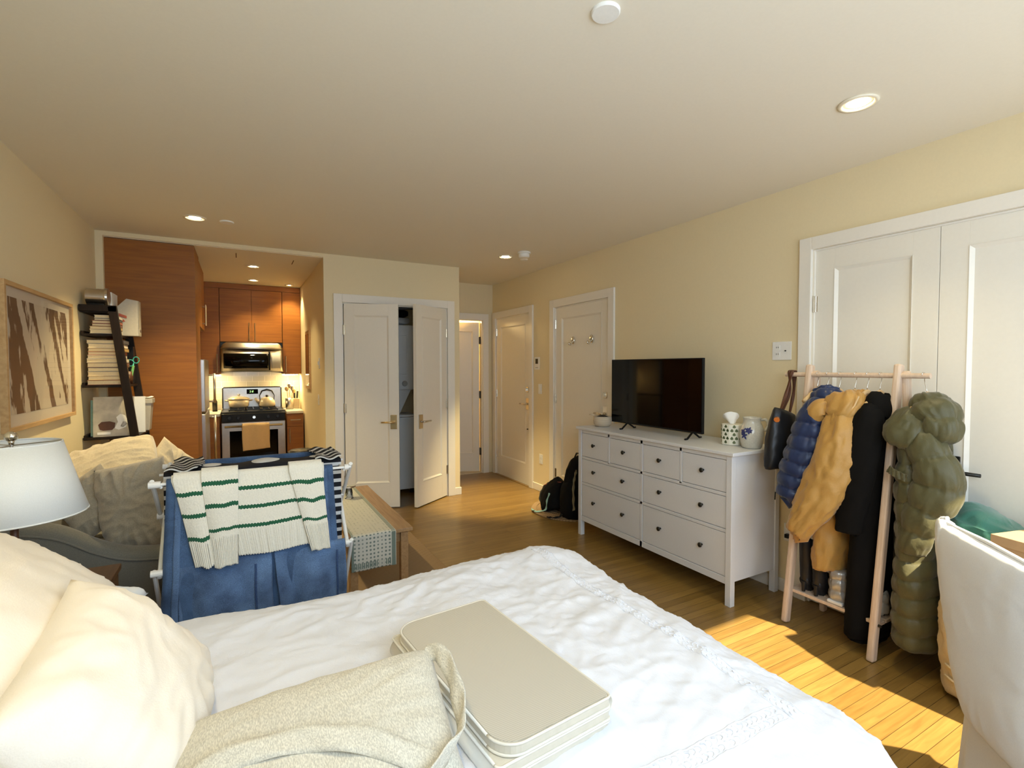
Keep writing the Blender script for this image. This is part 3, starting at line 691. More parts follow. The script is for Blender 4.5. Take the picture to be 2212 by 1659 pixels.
obj('spout', MB().tube([(.235, 7.60, 1.0), (.20, 7.59, 1.03), (.175, 7.585, 1.07)], [.026, .018, .013], 14), 'cream_pot', t, smooth=True)
obj('handle', MB().tube([(.235, 7.61, 1.04), (.228, 7.61, 1.10), (.26, 7.61, 1.165), (.32, 7.61, 1.182), (.38, 7.61, 1.165), (.412, 7.61, 1.10), (.405, 7.61, 1.04)], [.005, .005, .010, .012, .010, .005, .005], 10), 'darkmetal', t, smooth=True)
mb = MB()
def tw(u, v):
    s = v*1.0; x = .012 + .31*u + .004*math.sin(v*7)
    if s < .42: y = 7.118 - .001; z = .77 - (.42-s)/.42*.25; y = 7.10+.02
    elif s < .5: th = (s-.42)/.08*PI; y = 7.085+.035*math.cos(th)*.55; z = .757+.02*math.sin(th)
    else: y = 7.066 - .006*math.sin(u*9+s*3); z = .757 - (s-.5)/.5*(.325 - .02*u)
    return Vector((x, y - .004*nz(u*6, v*5), z))
mb.grid(tw, 20, 40)
solo('dish_towel', mb, 'gold_towel', 'cream and gold printed dish towel hanging on the oven handle', 'towel', smooth=True, solid=.004)
t = thing('utensil_crock', 'grey metal crock of cooking utensils on the counter right of the stove', 'utensil holder', (.60, 7.55, .905))
obj('pot', MB().lathe([(1e-3, 0), (.05, 0), (.055, .15), (.05, .15), (.046, .01)], (.60, 7.55, .906), 28), 'steel', t, smooth=True)
for i, (dx, dy, hh, m) in enumerate(((-.03, 0, .32, 'hanger'), (0, .02, .36, 'steel'), (.03, -.01, .33, 'steel'), (.05, .02, .29, 'hanger'))):
    mb = MB().tube([(.60+dx*.3, 7.55, .93), (.60+dx, 7.55+dy, .906+hh-.07)], .005, 8); mb.ball((.60+dx*1.15, 7.55+dy, .906+hh-.035), .026, 8, 1.4)
    obj('spoon' if i % 2 else 'spatula', mb, m, t, smooth=True)
t = thing('utensil_crock', 'cream square crock with dark utensils in the kitchen corner', 'utensil holder', (.69, 7.64, .905))
obj('pot', MB().box(.645, .735, 7.60, 7.69, .906, 1.05), 'cream_pot', t, bev=.008)
for dx in (-.02, .01): obj('knife_handle', MB().tube([(.69+dx, 7.645, 1.0), (.70+dx*1.4, 7.64, 1.15)], .012, 8), 'black', t)
t = thing('oil_bottle', 'dark glass bottle on the counter left of the stove', 'bottle', (-.30, 7.6, .905))
obj('body', MB().lathe([(1e-3, 0), (.03, 0), (.03, .13), (.012, .17), (.012, .21)], (-.30, 7.6, .906), 20), 'darkmetal', t, smooth=True)
obj('cap', MB().lathe([(.014, .21), (.014, .235), (1e-3, .236)], (-.30, 7.6, .906), 16), 'black', t)
t = thing('framed_print', 'small framed print hanging on the kitchen side wall', 'picture', (KR, 6.62, 1.25))
obj('frame', MB().box(KR-.02, KR, 6.42, 6.82, 1.22, 1.94), 'frame', t, bev=.002)
obj('picture', MB().box(KR-.023, KR-.02, 6.45, 6.79, 1.26, 1.90), 'blackgloss', t)
t = thing('trash_can', 'round steel trash can with dark lid by the kitchen side wall', 'trash can', (.60, 6.1, 0))
obj('body', MB().lathe([(1e-3, 0), (.13, 0), (.138, .47), (.138, .50)], (.60, 6.1, .001), 36), 'steel', t, smooth=False)
obj('lid', MB().lathe([(.146, .50), (.148, .525), (.12, .545), (1e-3, .55)], (.60, 6.1, .001), 36), 'black', t, smooth=False)

# ------------------------------------------------------------------ laundry closet contents
wa = thing('stacked_washer_dryer', 'white stacked washer and dryer inside the half open closet', 'washing machine', (1.47, 5.95, 0))
wb = obj('washer_cabinet', MB().box(1.14, 1.815, 5.66, 6.28, .05, .90), 'appliance', wa, bev=.012)
obj('washer_lid', MB().box(1.14, 1.82, 5.64, 6.0, .905, .93), 'appliance', wa, bev=.006)
mb = MB(); mb.loft([[(1.24,5.80,.93),(1.66,5.80,.93),(1.66,6.25,.93),(1.24,6.25,.93)], [(1.16,5.72,1.22),(1.775,5.72,1.22),(1.775,6.25,1.22),(1.16,6.25,1.22)]])
obj('support_column', mb, 'appliance', wa)
db = obj('dryer_cabinet', MB().box(1.14, 1.80, 5.68, 6.28, 1.22, 1.98), 'appliance', wa, bev=.014)
obj('dryer_door', MB().box(1.22, 1.715, 5.668, 5.682, 1.40, 1.86), 'appliance', wa, bev=.01)
obj('dial', MB().tube([(1.69, 5.68, 1.295), (1.69, 5.655, 1.295)], [.034, .026], 24), 'grayplastic', wa)
obj('start_button', MB().tube([(1.58, 5.68, 1.285), (1.58, 5.668, 1.285)], .01, 12), 'black', wa)
for x in (1.18, 1.77): obj('foot', MB().lathe([(.025, 0), (.02, .05)], (x, 5.70, 0.001), 14), 'black', wa)
def fold_stack(name, x0, x1, y0, y1, z0, z1, mat, lab, cat, g=None):
    mb = MB(); n = 30
    def f(u, v):
        a = 2*PI*v; cx, cz = math.cos(a), math.sin(a); q = .45
        X = (x0+x1)/2 + (x1-x0)/2*math.copysign(abs(cx)**q, cx); Z = (z0+z1)/2+(z1-z0)/2*math.copysign(abs(cz)**q, cz)
        e = 1 if 0 < u < 1 else 0.02
        Y = y0 + (y1-y0)*u + .01*nz(X*9, Z*20)
        return Vector(((x0+x1)/2+(X-(x0+x1)/2)*e, Y, (z0+z1)/2+(Z-(z0+z1)/2)*e + .006*nz(X*8, u*6)))
    mb.grid(f, 16, n); bmesh.ops.remove_doubles(mb.bm, verts=mb.bm.verts, dist=1e-4)
    return solo(name, mb, mat, lab, cat, g, smooth=True)
fold_stack('folded_towel', 1.25, 1.78, 5.74, 6.15, 1.995, 2.07, 'slip', 'white crumpled linen lying directly on the dryer', 'linen')
fold_stack('folded_garment', 1.28, 1.77, 5.76, 6.15, 2.078, 2.165, 'bag', 'folded black cloth in the pile on top of the dryer', 'clothes')
fold_stack('folded_blanket', 1.25, 1.80, 5.76, 6.15, 2.172, 2.27, 'slip', 'pale folded blanket topmost in the laundry closet pile', 'linen')
t = thing('closet_board', 'dark narrow board standing right of the washer in the closet', 'board', (1.9, 5.9, 0))
obj('board', MB().bar((1.93, 5.80, .0), (1.86, 5.85, 1.35), .10, .03), 'tan', t, bev=.01)  # a single slanted brown board

# ================================================================== BED
BX0, BX1, BY0, BY1, BT = -1.0, 1.23, .60, 1.86, .672     # flat top area of the duvet (the edge rolls over beyond it)
bd = thing('bed', 'low wide bed under the white duvet, its head against the left wall', 'bed', (.1, 1.2, 0))
obj('base', MB().box(-1.0, 1.20, .52, 1.93, .12, .33), 'slip', bd, bev=.02)
obj('mattress', MB().box(-1.0, 1.22, .50, 1.95, .33, .575), 'slip', bd, bev=.05)
for x, y in ((-.9, .6), (-.9, 1.85), (1.1, .6), (1.1, 1.85)): obj('leg', MB().tube([(x, y, .0), (x, y, .12)], .025, 12), 'walnut', bd)
def duvet_h(x, y):
    a = nz(x*1.3+4, y*1.5, 1)*.030 + nz(x*2.6, y*2.5, 7)*.014
    # long soft creases fanning from the pillow end and short crumples over the foot half
    r1 = 1-abs(nz(x*1.6-y*3.6, x*1.1+y*1.3, 2))*2.2
    r2 = 1-abs(nz(x*4.5-y*7.5, x*3.0+y*3.6, 5))*2.4
    r3 = 1-abs(nz(x*12-y*9, x*7+y*12, 9))*2.3
    r4 = 1-abs(nz(x*25-y*14, x*12+y*26, 3))*2.2
    k = min(1, max(0, (x+.5)/1.2))
    c = .006*max(0, r1)**2 + .0062*max(0, r2)**2*(.4+.7*k) + .0036*max(0, r3)**2*(.35+.9*k) + .0020*max(0, r4)**2*(.25+k)
    # the near foot corner is puffed and crumpled
    return a + c
def duvet_pt(a, b):
    """cloth coordinates to the draped surface"""
    cx = min(max(a, BX0-.2), BX1-.12); cy = min(max(b, BY0+.12), BY1-.12)
    dx, dy = a-cx, b-cy; d = math.hypot(dx, dy); rr = .26
    if d < 1e-6: return Vector((a, b, BT + duvet_h(a, b)))
    ux, uy = dx/d, dy/d
    arc = rr*PI/2
    if d < arc:
        th = d/rr; out = rr*math.sin(th)*.96; z = BT - (.13)*(1-math.cos(th)); 
    else:
        e = d-arc; out = rr*.96 + .10*e + .014*math.sin(a*13 + b*15)*min(1, max(0, e)/.2); z = BT - .13 - e*.97
    x, y = cx+ux*out, cy+uy*out
    h = duvet_h(a, b)
    th = min(d/rr, PI/2)
    return Vector((x + ux*h*math.sin(th), y+uy*h*math.sin(th), max(z + h*math.cos(th)*.9 + (h*.2), .10)))
A0, A1, B0_, B1_ = -1.0, BX1-.12+.26*PI/2+.30, BY0+.12-.26*PI/2-.30, BY1-.12+.26*PI/2+.30
mb = MB(); mb.grid(lambda u, v: duvet_pt(A0+(A1-A0)*u, B0_+(B1_-B0_)*v), 300, 230)
duv = solo('duvet', mb, 'duvet', 'white crumpled duvet spread over the whole bed', 'duvet', smooth=True, solid=.006)
# embroidered chain border running parallel to foot and sides
def border(p, q, w_, step):
    mb = MB(); p = Vector(p); q = Vector(q); L = (q-p).length; t = (q-p)/L; s = Vector((-t.y, t.x))
    n = int(L/step)
    for k in range(n):
        for off in (-w_*.28, w_*.28):
            pts = []
            for i in range(7):
                a_ = i/6*PI; pp = p + t*(step*(k+.5) + step*.62*math.sin(a_)) + s*(off + w_*.20*math.cos(a_))
                v = duvet_pt(pp.x, pp.y); pts.append(v + Vector((0, 0, .0032)))
            mb.tube(pts, .0014, 4)
    for off in (-w_*.62, w_*.62):
        pts = []
        m = int(L/.012)
        for i in range(m+1):
            pp = p + t*(L*i/m) + s*off; pts.append(duvet_pt(pp.x, pp.y)+Vector((0,0,.0035)))
        mb.tube(pts, .0016, 5)
    return mb
obj('stitched_border', border((1.13, .66), (1.13, 1.84), .036, .017), 'duvet', duv, smooth=True)
obj('stitched_border', border((-.2, .69), (1.10, .69), .036, .017), 'duvet', duv, smooth=True)

# pillows
def pillow_obj(name, o, ex, ez, wd, ht, th, mat, label, seed, wr=.010, group=None, **kw):
    mb = MB(); pillow(mb, frame3(o, ex, ez), wd, ht, th, seed=seed, wr=wr, **kw)
    return solo(name, mb, mat, label, 'pillow', group, smooth=True)
pillow_obj('bed_pillow', (-.555, 1.80, .775), (.06, 1, -.05), (.16, 0.10, 1), .50, .52, .13, 'pillow_white', 'flat bluish white pillow lying lowest at the far head of the bed', 3)
pillow_obj('bed_pillow', (-.54, 1.52, .92), (.02, 1, -.20), (.55, -.05, .85), .86, .56, .30, 'pillow', 'large cream pillow leaning behind the bright one at the left edge', 11, .010, p=.45)
pillow_obj('bed_pillow', (-.215, 1.195, .845), (.01, 1, .10), (.75, -.08, .66), .49, .38, .20, 'pillow', 'cream square pillow in front, brightly lit by the ceiling light', 23, .010, pinch=.06, p=.52)

# folded play mat
T = frame3((.538, 1.082, .668), (.255, .02, 0), (0, 0, 1)); T = Matrix.Translation((.533, 1.082, .655)) @ Matrix.Rotation(R(5.5), 4, 'Z')
mt = thing('folding_play_mat', 'beige ribbed play mat folded in a stack on the duvet', 'play mat', (.538, 1.078, .66))
def slab(z0, z1, dx, r_l, wdt=.285, lng=.545):
    x0, x1, y0, y1 = -wdt/2-dx, wdt/2, -lng/2, lng/2; poly = []
    for (cx, cy, a0, r) in ((x0+r_l, y0+r_l, 180, r_l), (x1-.012, y0+.012, 270, .012), (x1-.012, y1-.012, 0, .012), (x0+r_l, y1-r_l, 90, r_l)):
        for k in range(9): a_ = R(a0+90*k/8); poly.append((cx+r*math.cos(a_), cy+r*math.sin(a_)))
    return poly, MB().prism(poly, z0, z1, T)
for k, (z0, dx, rl) in enumerate(((0, .014, .012), (.027, .008, .03), (.054, .010, .012), (.081, .0, .055))):
    poly, m_ = slab(z0+.002, z0+.026, dx, rl)
    p_ = obj('panel', m_, 'matside', mt, bev=.005)
    if k == 3: obj('ribbed_top', MB().prism([(x*.975, y*.985) for x, y in poly], z0+.0262, z0+.0275, T), 'mat', p_)
    for zz in (z0+.003, z0+.025):
        pts = [T @ Vector((x, y, zz)) for x, y in poly]; m2 = MB().tube(pts+[pts[0]], .0032, 6)
        obj('piping', m2, 'matpipe', p_, smooth=True)
for z in (.027, .081):
    mb = MB(); n = 8
    mb.grid(lambda u, v: T @ Vector((.1425+.016*math.sin(PI*v), -.26+.52*u, z-.026+.052*v)), 2, n); obj('fold_hinge', mb, 'matpipe', mt, smooth=True, solid=.002)
mb = MB(); mb.grid(lambda u, v: T @ Vector((-.150-.012*math.sin(PI*v), -.26+.52*u, 0.029+.048*v)), 2, 8); obj('fold_hinge', mb, 'matpipe', mt, smooth=True, solid=.002)

# linen bag lying in front of the mat
lt = thing('linen_bag', 'stuffed oatmeal linen bag with shoulder straps lying in front of the play mat', 'bag', (.12, .95, .7))
Tb = frame3((.108, .915, .785), (.977, -.158, .12), (-.14, -.12, 1))
mb = MB(); pillow(mb, Tb, .48, .34, .13, n=48, seed=41, wr=.0032, pinch=.02, p=.30); obj('body', mb, 'linen', lt, smooth=True)
def ribbon(pts, w_, side, m=60):
    P = cr([tuple(p) for p in pts], m); mb = MB(); S = Vector(side).normalized()
    rows = []
    for k, p in enumerate(P):
        p = Vector(p); t = (Vector(P[min(k+1, m)]) - Vector(P[max(k-1, 0)])).normalized(); s = (S - t*S.dot(t)).normalized()
        rows.append([p + s*w_*(j/4-.5) + t.cross(s)*.003*math.sin(k*.5+j) for j in range(5)])
    return mb.loft(rows, cap=False, closed=False)
st = [Tb @ Vector(p) for p in ((-.236, -.05, .028), (-.17, -.01, .066), (-.03, -.02, .075), (.09, -.07, .073), (.19, -.14, .045))]
obj('shoulder_strap', ribbon(st, .040, (.1, .9, .5)), 'linen', lt, smooth=True, solid=.003)
st = [Tb @ Vector(p) for p in ((.222, .155, .02), (.252, .12, .035), (.260, .02, .042), (.246, -.08, .045), (.20, -.14, .055), (.12, -.19, .05))]
obj('shoulder_strap', ribbon(st, .034, (.6, .2, .8)), 'linen', lt, smooth=True, solid=.003)

# ================================================================== CHAIR AT THE RIGHT EDGE
ch = thing('slipcovered_chair', 'white slipcovered chair with a piped cushion back at the right edge', 'chair', (2.1, .48, 0))
ced = Vector((-.31, -.33, 0)).normalized(); cnm = Vector((-.73, .68, 0)).normalized()
Tc = frame3(Vector((1.945, .605, .68)), ced, cnm + Vector((0, 0, .06)))
def taper(v):
    q = min(1, max(0, (v.y+.27)/.52)); k = .60 + .40*q
    return Vector((v.x*k + .135*(1-q), v.y + (.014 if v.x < -.2 and v.y > .2 else 0), v.z))
def pil2(mb, T, wd, ht, th, seed, wr, n=50, p=.30):
    tmp = Matrix.Identity(4); m = MB(); pillow(m, tmp, wd, ht, th, n=n, seed=seed, wr=wr, pinch=-.01, p=p)
    for v in m.bm.verts: v.co = T @ taper(v.co)
    return m
bk = obj('back_cushion', pil2(None, Tc, .50, .54, .11, 5, .0022), 'slip', ch, smooth=True)
pts = []
for k in range(80):
    t_ = k/80*2*PI; cx, cy = math.cos(t_), math.sin(t_); q = .16
    pts.append(Tc @ taper(Vector((.252*math.copysign(abs(cx)**q, cx), .272*math.copysign(abs(cy)**q, cy) + .0035*math.sin(k*2.3), .004*math.sin(k*1.7)))))
obj('piping', MB().tube(pts+[pts[0]], .007, 8), 'slip', bk, smooth=True)
Ts = Matrix((ced, -cnm, Vector((0,0,1)))).transposed().to_4x4(); Ts.translation = Vector((1.945, .605, 0))
mb = MB()
def skirt(u, v):
    a_ = u*2*PI; cx, cy = math.cos(a_), math.sin(a_); q = .3
    fl = 1+.08*v; fo = .007*math.sin(u*90)*v
    return Ts @ Vector((.125+(.225*fl+fo)*math.copysign(abs(cx)**q, cx), .22+(.22*fl+fo)*math.copysign(abs(cy)**q, cy), .47-.455*v))
mb.grid(skirt, 120, 10, close_u=True); obj('skirt', mb, 'slip', ch, smooth=True, solid=.004)
mb = MB(); pillow(mb, Ts @ Matrix.Translation((.125, .23, .46)), .44, .42, .11, n=30, seed=9, wr=.004, pinch=-.02, p=.2); obj('seat', mb, 'slip', ch, smooth=True)
for x in (-.05, .30):
    for y in (.07, .38): obj('leg', MB().box(x-.018, x+.018, y-.018, y+.018, 0, .45, Ts), 'beech', ch)

# ================================================================== DRESSER
DX, DY, DL = 2.617, 1.976, 1.56
ds = thing('dresser', 'white eight-drawer dresser with black knobs against the right wall', 'dresser', (DX+.24, DY+.78, 0))
obj('top', MB().box(DX-.016, DX+.493, DY-.02, DY+DL+.02, .938, .960), 'white', ds, bev=.004)
for x in (DX, DX+.438):
    for y in (DY, DY+DL-.04): obj('leg', MB().box(x, x+.04, y, y+.04, 0, .938), 'white', ds, bev=.002)
for y, n_ in ((DY+.008, 0), (DY+DL-.026, 1)): obj('side_panel', MB().box(DX+.03, DX+.45, y, y+.018, .15, .935), 'white', ds)
obj('back_panel', MB().box(DX+.462, DX+.47, DY+.03, DY+DL-.03, .15, .935), 'white', ds)
yl, yr = DY+.04, DY+DL-.04; ym = (yl+yr)/2
mb = MB().box(DX+.004, DX+.03, yl, yr, .132, .176)
mb.box(DX+.004, DX+.03, yl, yr, .910, .938); mb.box(DX+.004, DX+.03, yl, yr, .455, .476); mb.box(DX+.004, DX+.03, yl, yr, .682, .703)
mb.box(DX+.004, DX+.03, ym-.012, ym+.012, .132, .938); mb.box(DX+.03, DX+.46, yl, yr, .14, .16)
for a_ in ((yl+ym-.012)/2, (ym+.012+yr)/2): mb.box(DX+.004, DX+.03, a_-.010, a_+.010, .69, .938)
obj('frame', mb, 'white', ds, bev=.0015)
def drawer(y0, y1, z0, z1, knobs):
    g = .0035
    d_ = obj('drawer', MB().box(DX+.006, DX+.026, y0+g, y1-g, z0+g, z1-g).box(DX+.026, DX+.40, y0+.02, y1-.02, z0+.02, z1-.03), 'white', ds, bev=.002)
    for ky in knobs:
        Tk = Matrix.Translation((DX+.006, ky, (z0+z1)/2+.01)) @ Matrix.Rotation(R(-90), 4, 'Y')
        obj('knob', MB().lathe([(.007, 0), (.006, .010), (.009, .014), (.015, .018), (.016, .024), (.010, .029), (1e-3, .030)], (0,0,0), 20, T=Tk), 'darkmetal', d_, smooth=True)
h1, h2 = (yl+ym-.012)/2, (ym+.012+yr)/2
for a_, b_ in ((yl, h1-.010), (h1+.010, ym-.012), (ym+.012, h2-.010), (h2+.010, yr)): drawer(a_, b_, .703, .910, [(a_+b_)/2])
for a_, b_ in ((yl, ym-.012), (ym+.012, yr)):
    q = (b_-a_)*.25
    drawer(a_, b_, .476, .682, [a_+q, b_-q]); drawer(a_, b_, .176, .455, [a_+q, b_-q])
# television
tv = thing('television', 'black flat screen television standing on the white dresser', 'television', (2.87, 2.895, .96))
obj('housing', MB().box(2.862, 2.885, 2.407, 3.384, 1.005, 1.548).box(2.885, 2.915, 2.55, 3.24, 1.04, 1.36), 'black', tv, bev=.003)
obj('screen', MB().box(2.8595, 2.8625, 2.415, 3.376, 1.018, 1.541), 'blackgloss', tv)
for y in (2.50, 3.19):
    mb = MB().tube([(2.875, y, 1.012), (2.80, y-.015, .966), (2.775, y-.018, .966)], .0075, 8).tube([(2.875, y, 1.012), (2.955, y+.01, .966), (2.975, y+.012, .966)], .0075, 8)
    obj('foot', mb, 'black', tv, smooth=True)
# rope basket with a dark interior
t = thing('rope_basket', 'small coiled rope basket beside the television on the white dresser', 'basket', (2.80, 3.43, .96))
mb = MB().lathe([(1e-3, .002), (.062, .002), (.078, .025), (.082, .055), (.078, .09), (.073, .09), (.076, .055), (.06, .01), (1e-3, .01)], (2.80, 3.43, .961), 36); obj('body', mb, 'wicker', t, smooth=True)
obj('handle', MB().tube([(2.76, 3.49, 1.05), (2.745, 3.52, 1.062), (2.735, 3.535, 1.06)], .006, 8), 'wicker', t, smooth=True)
obj('contents', MB().ball((2.80, 3.43, 1.035), .055, 10, .5), 'black', t, smooth=True)  # flattened black ball standing in for the dark interior
# tissue box
t = thing('tissue_box', 'leaf patterned tissue box with a tissue sticking out of it', 'tissue box', (2.915, 2.20, .96))
def oct_(r, c): return [(c[0]+r*math.cos(R(22.5+45*k)), c[1]+r*math.sin(R(22.5+45*k))) for k in range(8)]
m, nt, b = new_mat('leaf_print'); MT['leafprint'] = m; b.inputs['Roughness'].default_value = .6; b.inputs['Base Color'].default_value = (.80, .79, .68, 1)
bx = obj('box', MB().prism(oct_(.075, (2.915, 2.20)), .961, 1.098), 'leafprint', t, bev=.006)
MT['leafgreen'] = paint('leaf_green_print', (.13, .17, .075), .6, .1, 0)
mb = MB()
for f_ in range(8):
    a0 = R(45*f_); nrm = Vector((math.cos(a0), math.sin(a0), 0)); tg = Vector((-nrm.y, nrm.x, 0)); ap = .075*math.cos(R(22.5))
    for r_ in range(5):
        for c_ in (-.5, .5) if r_ % 2 else (0,):
            c0 = Vector((2.915, 2.20, .98+.026*r_)) + nrm*(ap+.0006) + tg*(.0285*c_*1.0)
            for (ox, oz, rr) in ((0, .004, .0068), (-.0055, -.001, .0048), (.0055, -.001, .0048), (0, -.006, .003)):
                c1 = c0 + tg*ox + Vector((0,0,oz)); mb.face([mb.v(c1 + tg*rr*math.cos(2*PI*k/8) + Vector((0,0,1))*rr*1.25*math.sin(2*PI*k/8)) for k in range(8)])
obj('leaf_print', mb, 'leafgreen', t, solid=.0006)
mb = MB()
def tis(u, v):
    a_ = (u-.5)*2; return Vector((2.915 + .02*math.sin(u*7)*(.3+v), 2.205 + a_*(.018+.052*v) + .018*v, 1.097 + .085*v*(1-.45*abs(a_+.15)**1.3) + .008*nz(u*4, v*3)))
mb.grid(tis, 24, 12); obj('tissue', mb, 'tissue', t, smooth=True, solid=.0012)
# stoneware jug
jg = thing('stoneware_jug', 'grey stoneware jug with a blue painted flower and a side handle', 'jug', (2.885, 2.035, .96))
jc = (2.885, 2.035, .961)
prof = [(1e-3, 0), (.052, 0), (.060, .010), (.070, .05), (.0735, .085), (.072, .115), (.062, .145), (.052, .165), (.052, .188), (.056, .195), (.054, .199), (.048, .197), (.047, .165), (.056, .14), (.06, .09), (.05, .015), (1e-3, .01)]
obj('body', MB().lathe(prof, jc, 44), 'stoneware', jg, smooth=True)
obj('handle', MB().tube([(2.905, 1.985, 1.145), (2.915, 1.962, 1.150), (2.922, 1.950, 1.135), (2.922, 1.948, 1.11), (2.915, 1.958, 1.085), (2.912, 1.966, 1.075)], [.009, .010, .010, .0095, .009, .009], 12), 'stoneware', jg, smooth=True)
mb = MB(); rj = random.Random(3)
def on_jug(s_, z):
    # s_ angle in radians around, z height: point on the belly facing the room
    r = .0742 if z < .115 else .072 - (z-.115)/.03*.010
    if z > .105: r += .0006
    a_ = PI + .28 + s_; return Vector((jc[0]+r*math.cos(a_), jc[1]+r*math.sin(a_), jc[2]+z))
def petal(s0, z0, ang, L, W):
    rows = []
    for k in range(7):
        t_ = k/6; w_ = W*math.sin(PI*min(.97, t_*.9+.06)); cs, cz = s0+math.cos(ang)*L*t_/.073, z0+math.sin(ang)*L*t_
        ps, pz = -math.sin(ang)*w_/.073, math.cos(ang)*w_; rows.append([on_jug(cs-ps, cz-pz), on_jug(cs+ps, cz+pz)])
    mb.loft(rows, cap=False, closed=False)
for (s0, z0, n_, L, W) in ((.05, .118, 7, .026, .0065), (-.42, .105, 6, .022, .006), (-.30, .085, 5, .024, .0055)):
    for k in range(n_): petal(s0, z0, k/n_*2*PI+rj.random()*.4, L*(.7+.5*rj.random()), W)
obj('painted_flower', mb, 'cobalt', jg, solid=.0012)

# ================================================================== BAGS BY THE DOOR
mb = MB(); poly = []
for k in range(41):
    a_ = R(90 + 180*k/40); poly.append((3.09+.50*math.cos(a_), 4.18+.46*math.sin(a_)))
mb.prism(poly, .001, .014)
rg_ = solo('door_mat', mb, 'jute', 'half round braided jute mat under the black backpack', 'mat', bev=.003)
mb = MB()
for q in range(1, 9):
    rr = q/9; pts = [Vector((3.09+.50*rr*math.cos(R(90+180*k/30)), 4.18+.46*rr*math.sin(R(90+180*k/30)), .014)) for k in range(31)]; mb.tube(pts, .006, 6)
obj('braid_ridges', mb, 'jute', rg_, smooth=True)
bp_ = thing('backpack', 'tall black backpack standing on the jute mat beside the dresser', 'backpack', (2.93, 3.92, .015))
mb = MB(); limb(mb, [(2.93, 3.93, .025, .15, .11), (2.92, 3.93, .05, .17, .135), (2.93, 3.94, .25, .17, .14), (2.95, 3.95, .42, .155, .125), (2.97, 3.95, .54, .12, .10), (2.98, 3.95, .595, .05, .045)], 40, 36, wr=.010, seed=4)
obj('body', mb, 'bag', bp_, smooth=True)
mb = MB(); limb(mb, [(2.80, 3.93, .04, .05, .09), (2.78, 3.93, .08, .055, .10), (2.79, 3.93, .30, .05, .10), (2.83, 3.93, .36, .02, .05)], 24, 24, wr=.006, seed=8); obj('front_pocket', mb, 'bag', bp_, smooth=True)
obj('grab_handle', MB().tube([(2.93, 4.02, .58), (2.93, 3.99, .625), (2.94, 3.93, .63), (2.95, 3.88, .60)], .008, 8), 'black', bp_, smooth=True)
obj('side_strip', ribbon([(2.80, 3.815, .50), (2.76, 3.805, .36), (2.76, 3.80, .12)], .035, (1, .5, 0)), 'khaki', bp_, solid=.004)
obj('strap', ribbon([(2.76, 3.96, .10), (2.70, 3.95, .03), (2.62, 4.00, .022), (2.60, 4.02, .024)], .028, (0, 1, 0)), 'black', bp_, solid=.004)
sb = thing('shoulder_bag', 'small black sling bag with aqua strap slumped left of the backpack', 'bag', (2.80, 4.22, .015))
mb = MB(); limb(mb, [(2.82, 4.20, .022, .12, .13), (2.82, 4.21, .06, .14, .15), (2.83, 4.22, .17, .12, .13), (2.86, 4.20, .27, .08, .10), (2.88, 4.18, .32, .03, .06)], 30, 32, wr=.012, seed=15); obj('body', mb, 'bag', sb, smooth=True)
obj('side_panel', ribbon([(2.755, 4.345, .04), (2.74, 4.365, .13), (2.775, 4.34, .24), (2.82, 4.30, .29)], .055, (1, .5, 0)), 'khaki', sb, smooth=True, solid=.004)
obj('strap', ribbon([(2.70, 4.13, .22), (2.675, 4.14, .14), (2.67, 4.16, .05), (2.60, 4.24, .022), (2.62, 4.34, .022)], .022, (0, 1, .1)), 'aqua', sb, smooth=True, solid=.003)
obj('zip_trim', MB().tube([(2.76, 4.32, .255), (2.80, 4.24, .30), (2.84, 4.13, .315)], .004, 6), 'red', sb)

# ================================================================== GARMENT RACK
gr = thing('garment_rack', 'pale wood A-frame clothes rack with a low shelf in front of the closet', 'clothes rack', (2.92, 1.49, 0))
for y in (1.268, 1.715):
    obj('leg', MB().bar((2.762, y, 0), (2.945, y-.012, 1.495), .05, .034, (1, 0, 0)), 'beech', gr, bev=.010)
    obj('leg', MB().bar((3.085, y-.035, 0), (2.955, y-.040, 1.46), .046, .03, (1, 0, 0)), 'beech', gr, bev=.010)
obj('rail', MB().tube([(2.935, 1.12, 1.437), (2.935, 1.845, 1.437)], .0135, 18), 'beech', gr)
sh = obj('shelf', MB().box(2.795, 2.855, 1.25, 1.72, .175, .193).box(2.862, 2.922, 1.25, 1.72, .175, .193).box(2.929, 2.989, 1.25, 1.72, .175, .193).box(2.996, 3.056, 1.25, 1.72, .175, .193), 'beech', gr, bev=.002)
for y in (1.249, 1.252): pass
obj('screw', MB().tube([(2.782, 1.236, .185), (2.782, 1.250, .185)], .007, 12), 'darkmetal', gr)
def hanger(y, label, tilt=0.0, wdt=.12, drop=.035, z=1.437, yb=None, mat='hanger'):
    yb = y if yb is None else yb; x = 2.935
    t_ = thing('coat_hanger', label, 'hanger', (x, y, z-.09), 'coat hangers on the rack rail')
    mb = MB().tube([(x-.004, yb, z-.095), (x-.002, yb*.7+y*.3, z-.06), (x+.014, y, z-.022), (x+.0185, y, z), (x+.010, y, z+.0155), (x-.006, y, z+.0168), (x-.017, y, z+.006)], .0022, 8)
    obj('hook', mb, 'chrome', t_, smooth=True)
    m = MB(); limb_pts = []
    P = cr([(x-wdt, yb+.012, z-.10-drop-.02, .011, .014), (x-wdt*.6, yb+.004, z-.10-drop*.55, .013, .012), (x, yb, z-.092, .017, .009), (x+wdt*.6, yb+.004, z-.10-drop*.55, .013, .012), (x+wdt*.85, yb+.012, z-.10-drop-.01, .011, .014)], 24)
    rings = [[Vector((p[0] + 0, p[1]+p[4]*math.cos(2*PI*k/10), p[2]+p[3]*math.sin(2*PI*k/10))) for k in range(10)] for p in P]
    m.loft(rings); obj('shoulder_bar', m, mat, t_, smooth=True); return t_
HY = {'navy': 1.60, 'mustard': 1.455, 'black': 1.335, 'olive': 1.150}
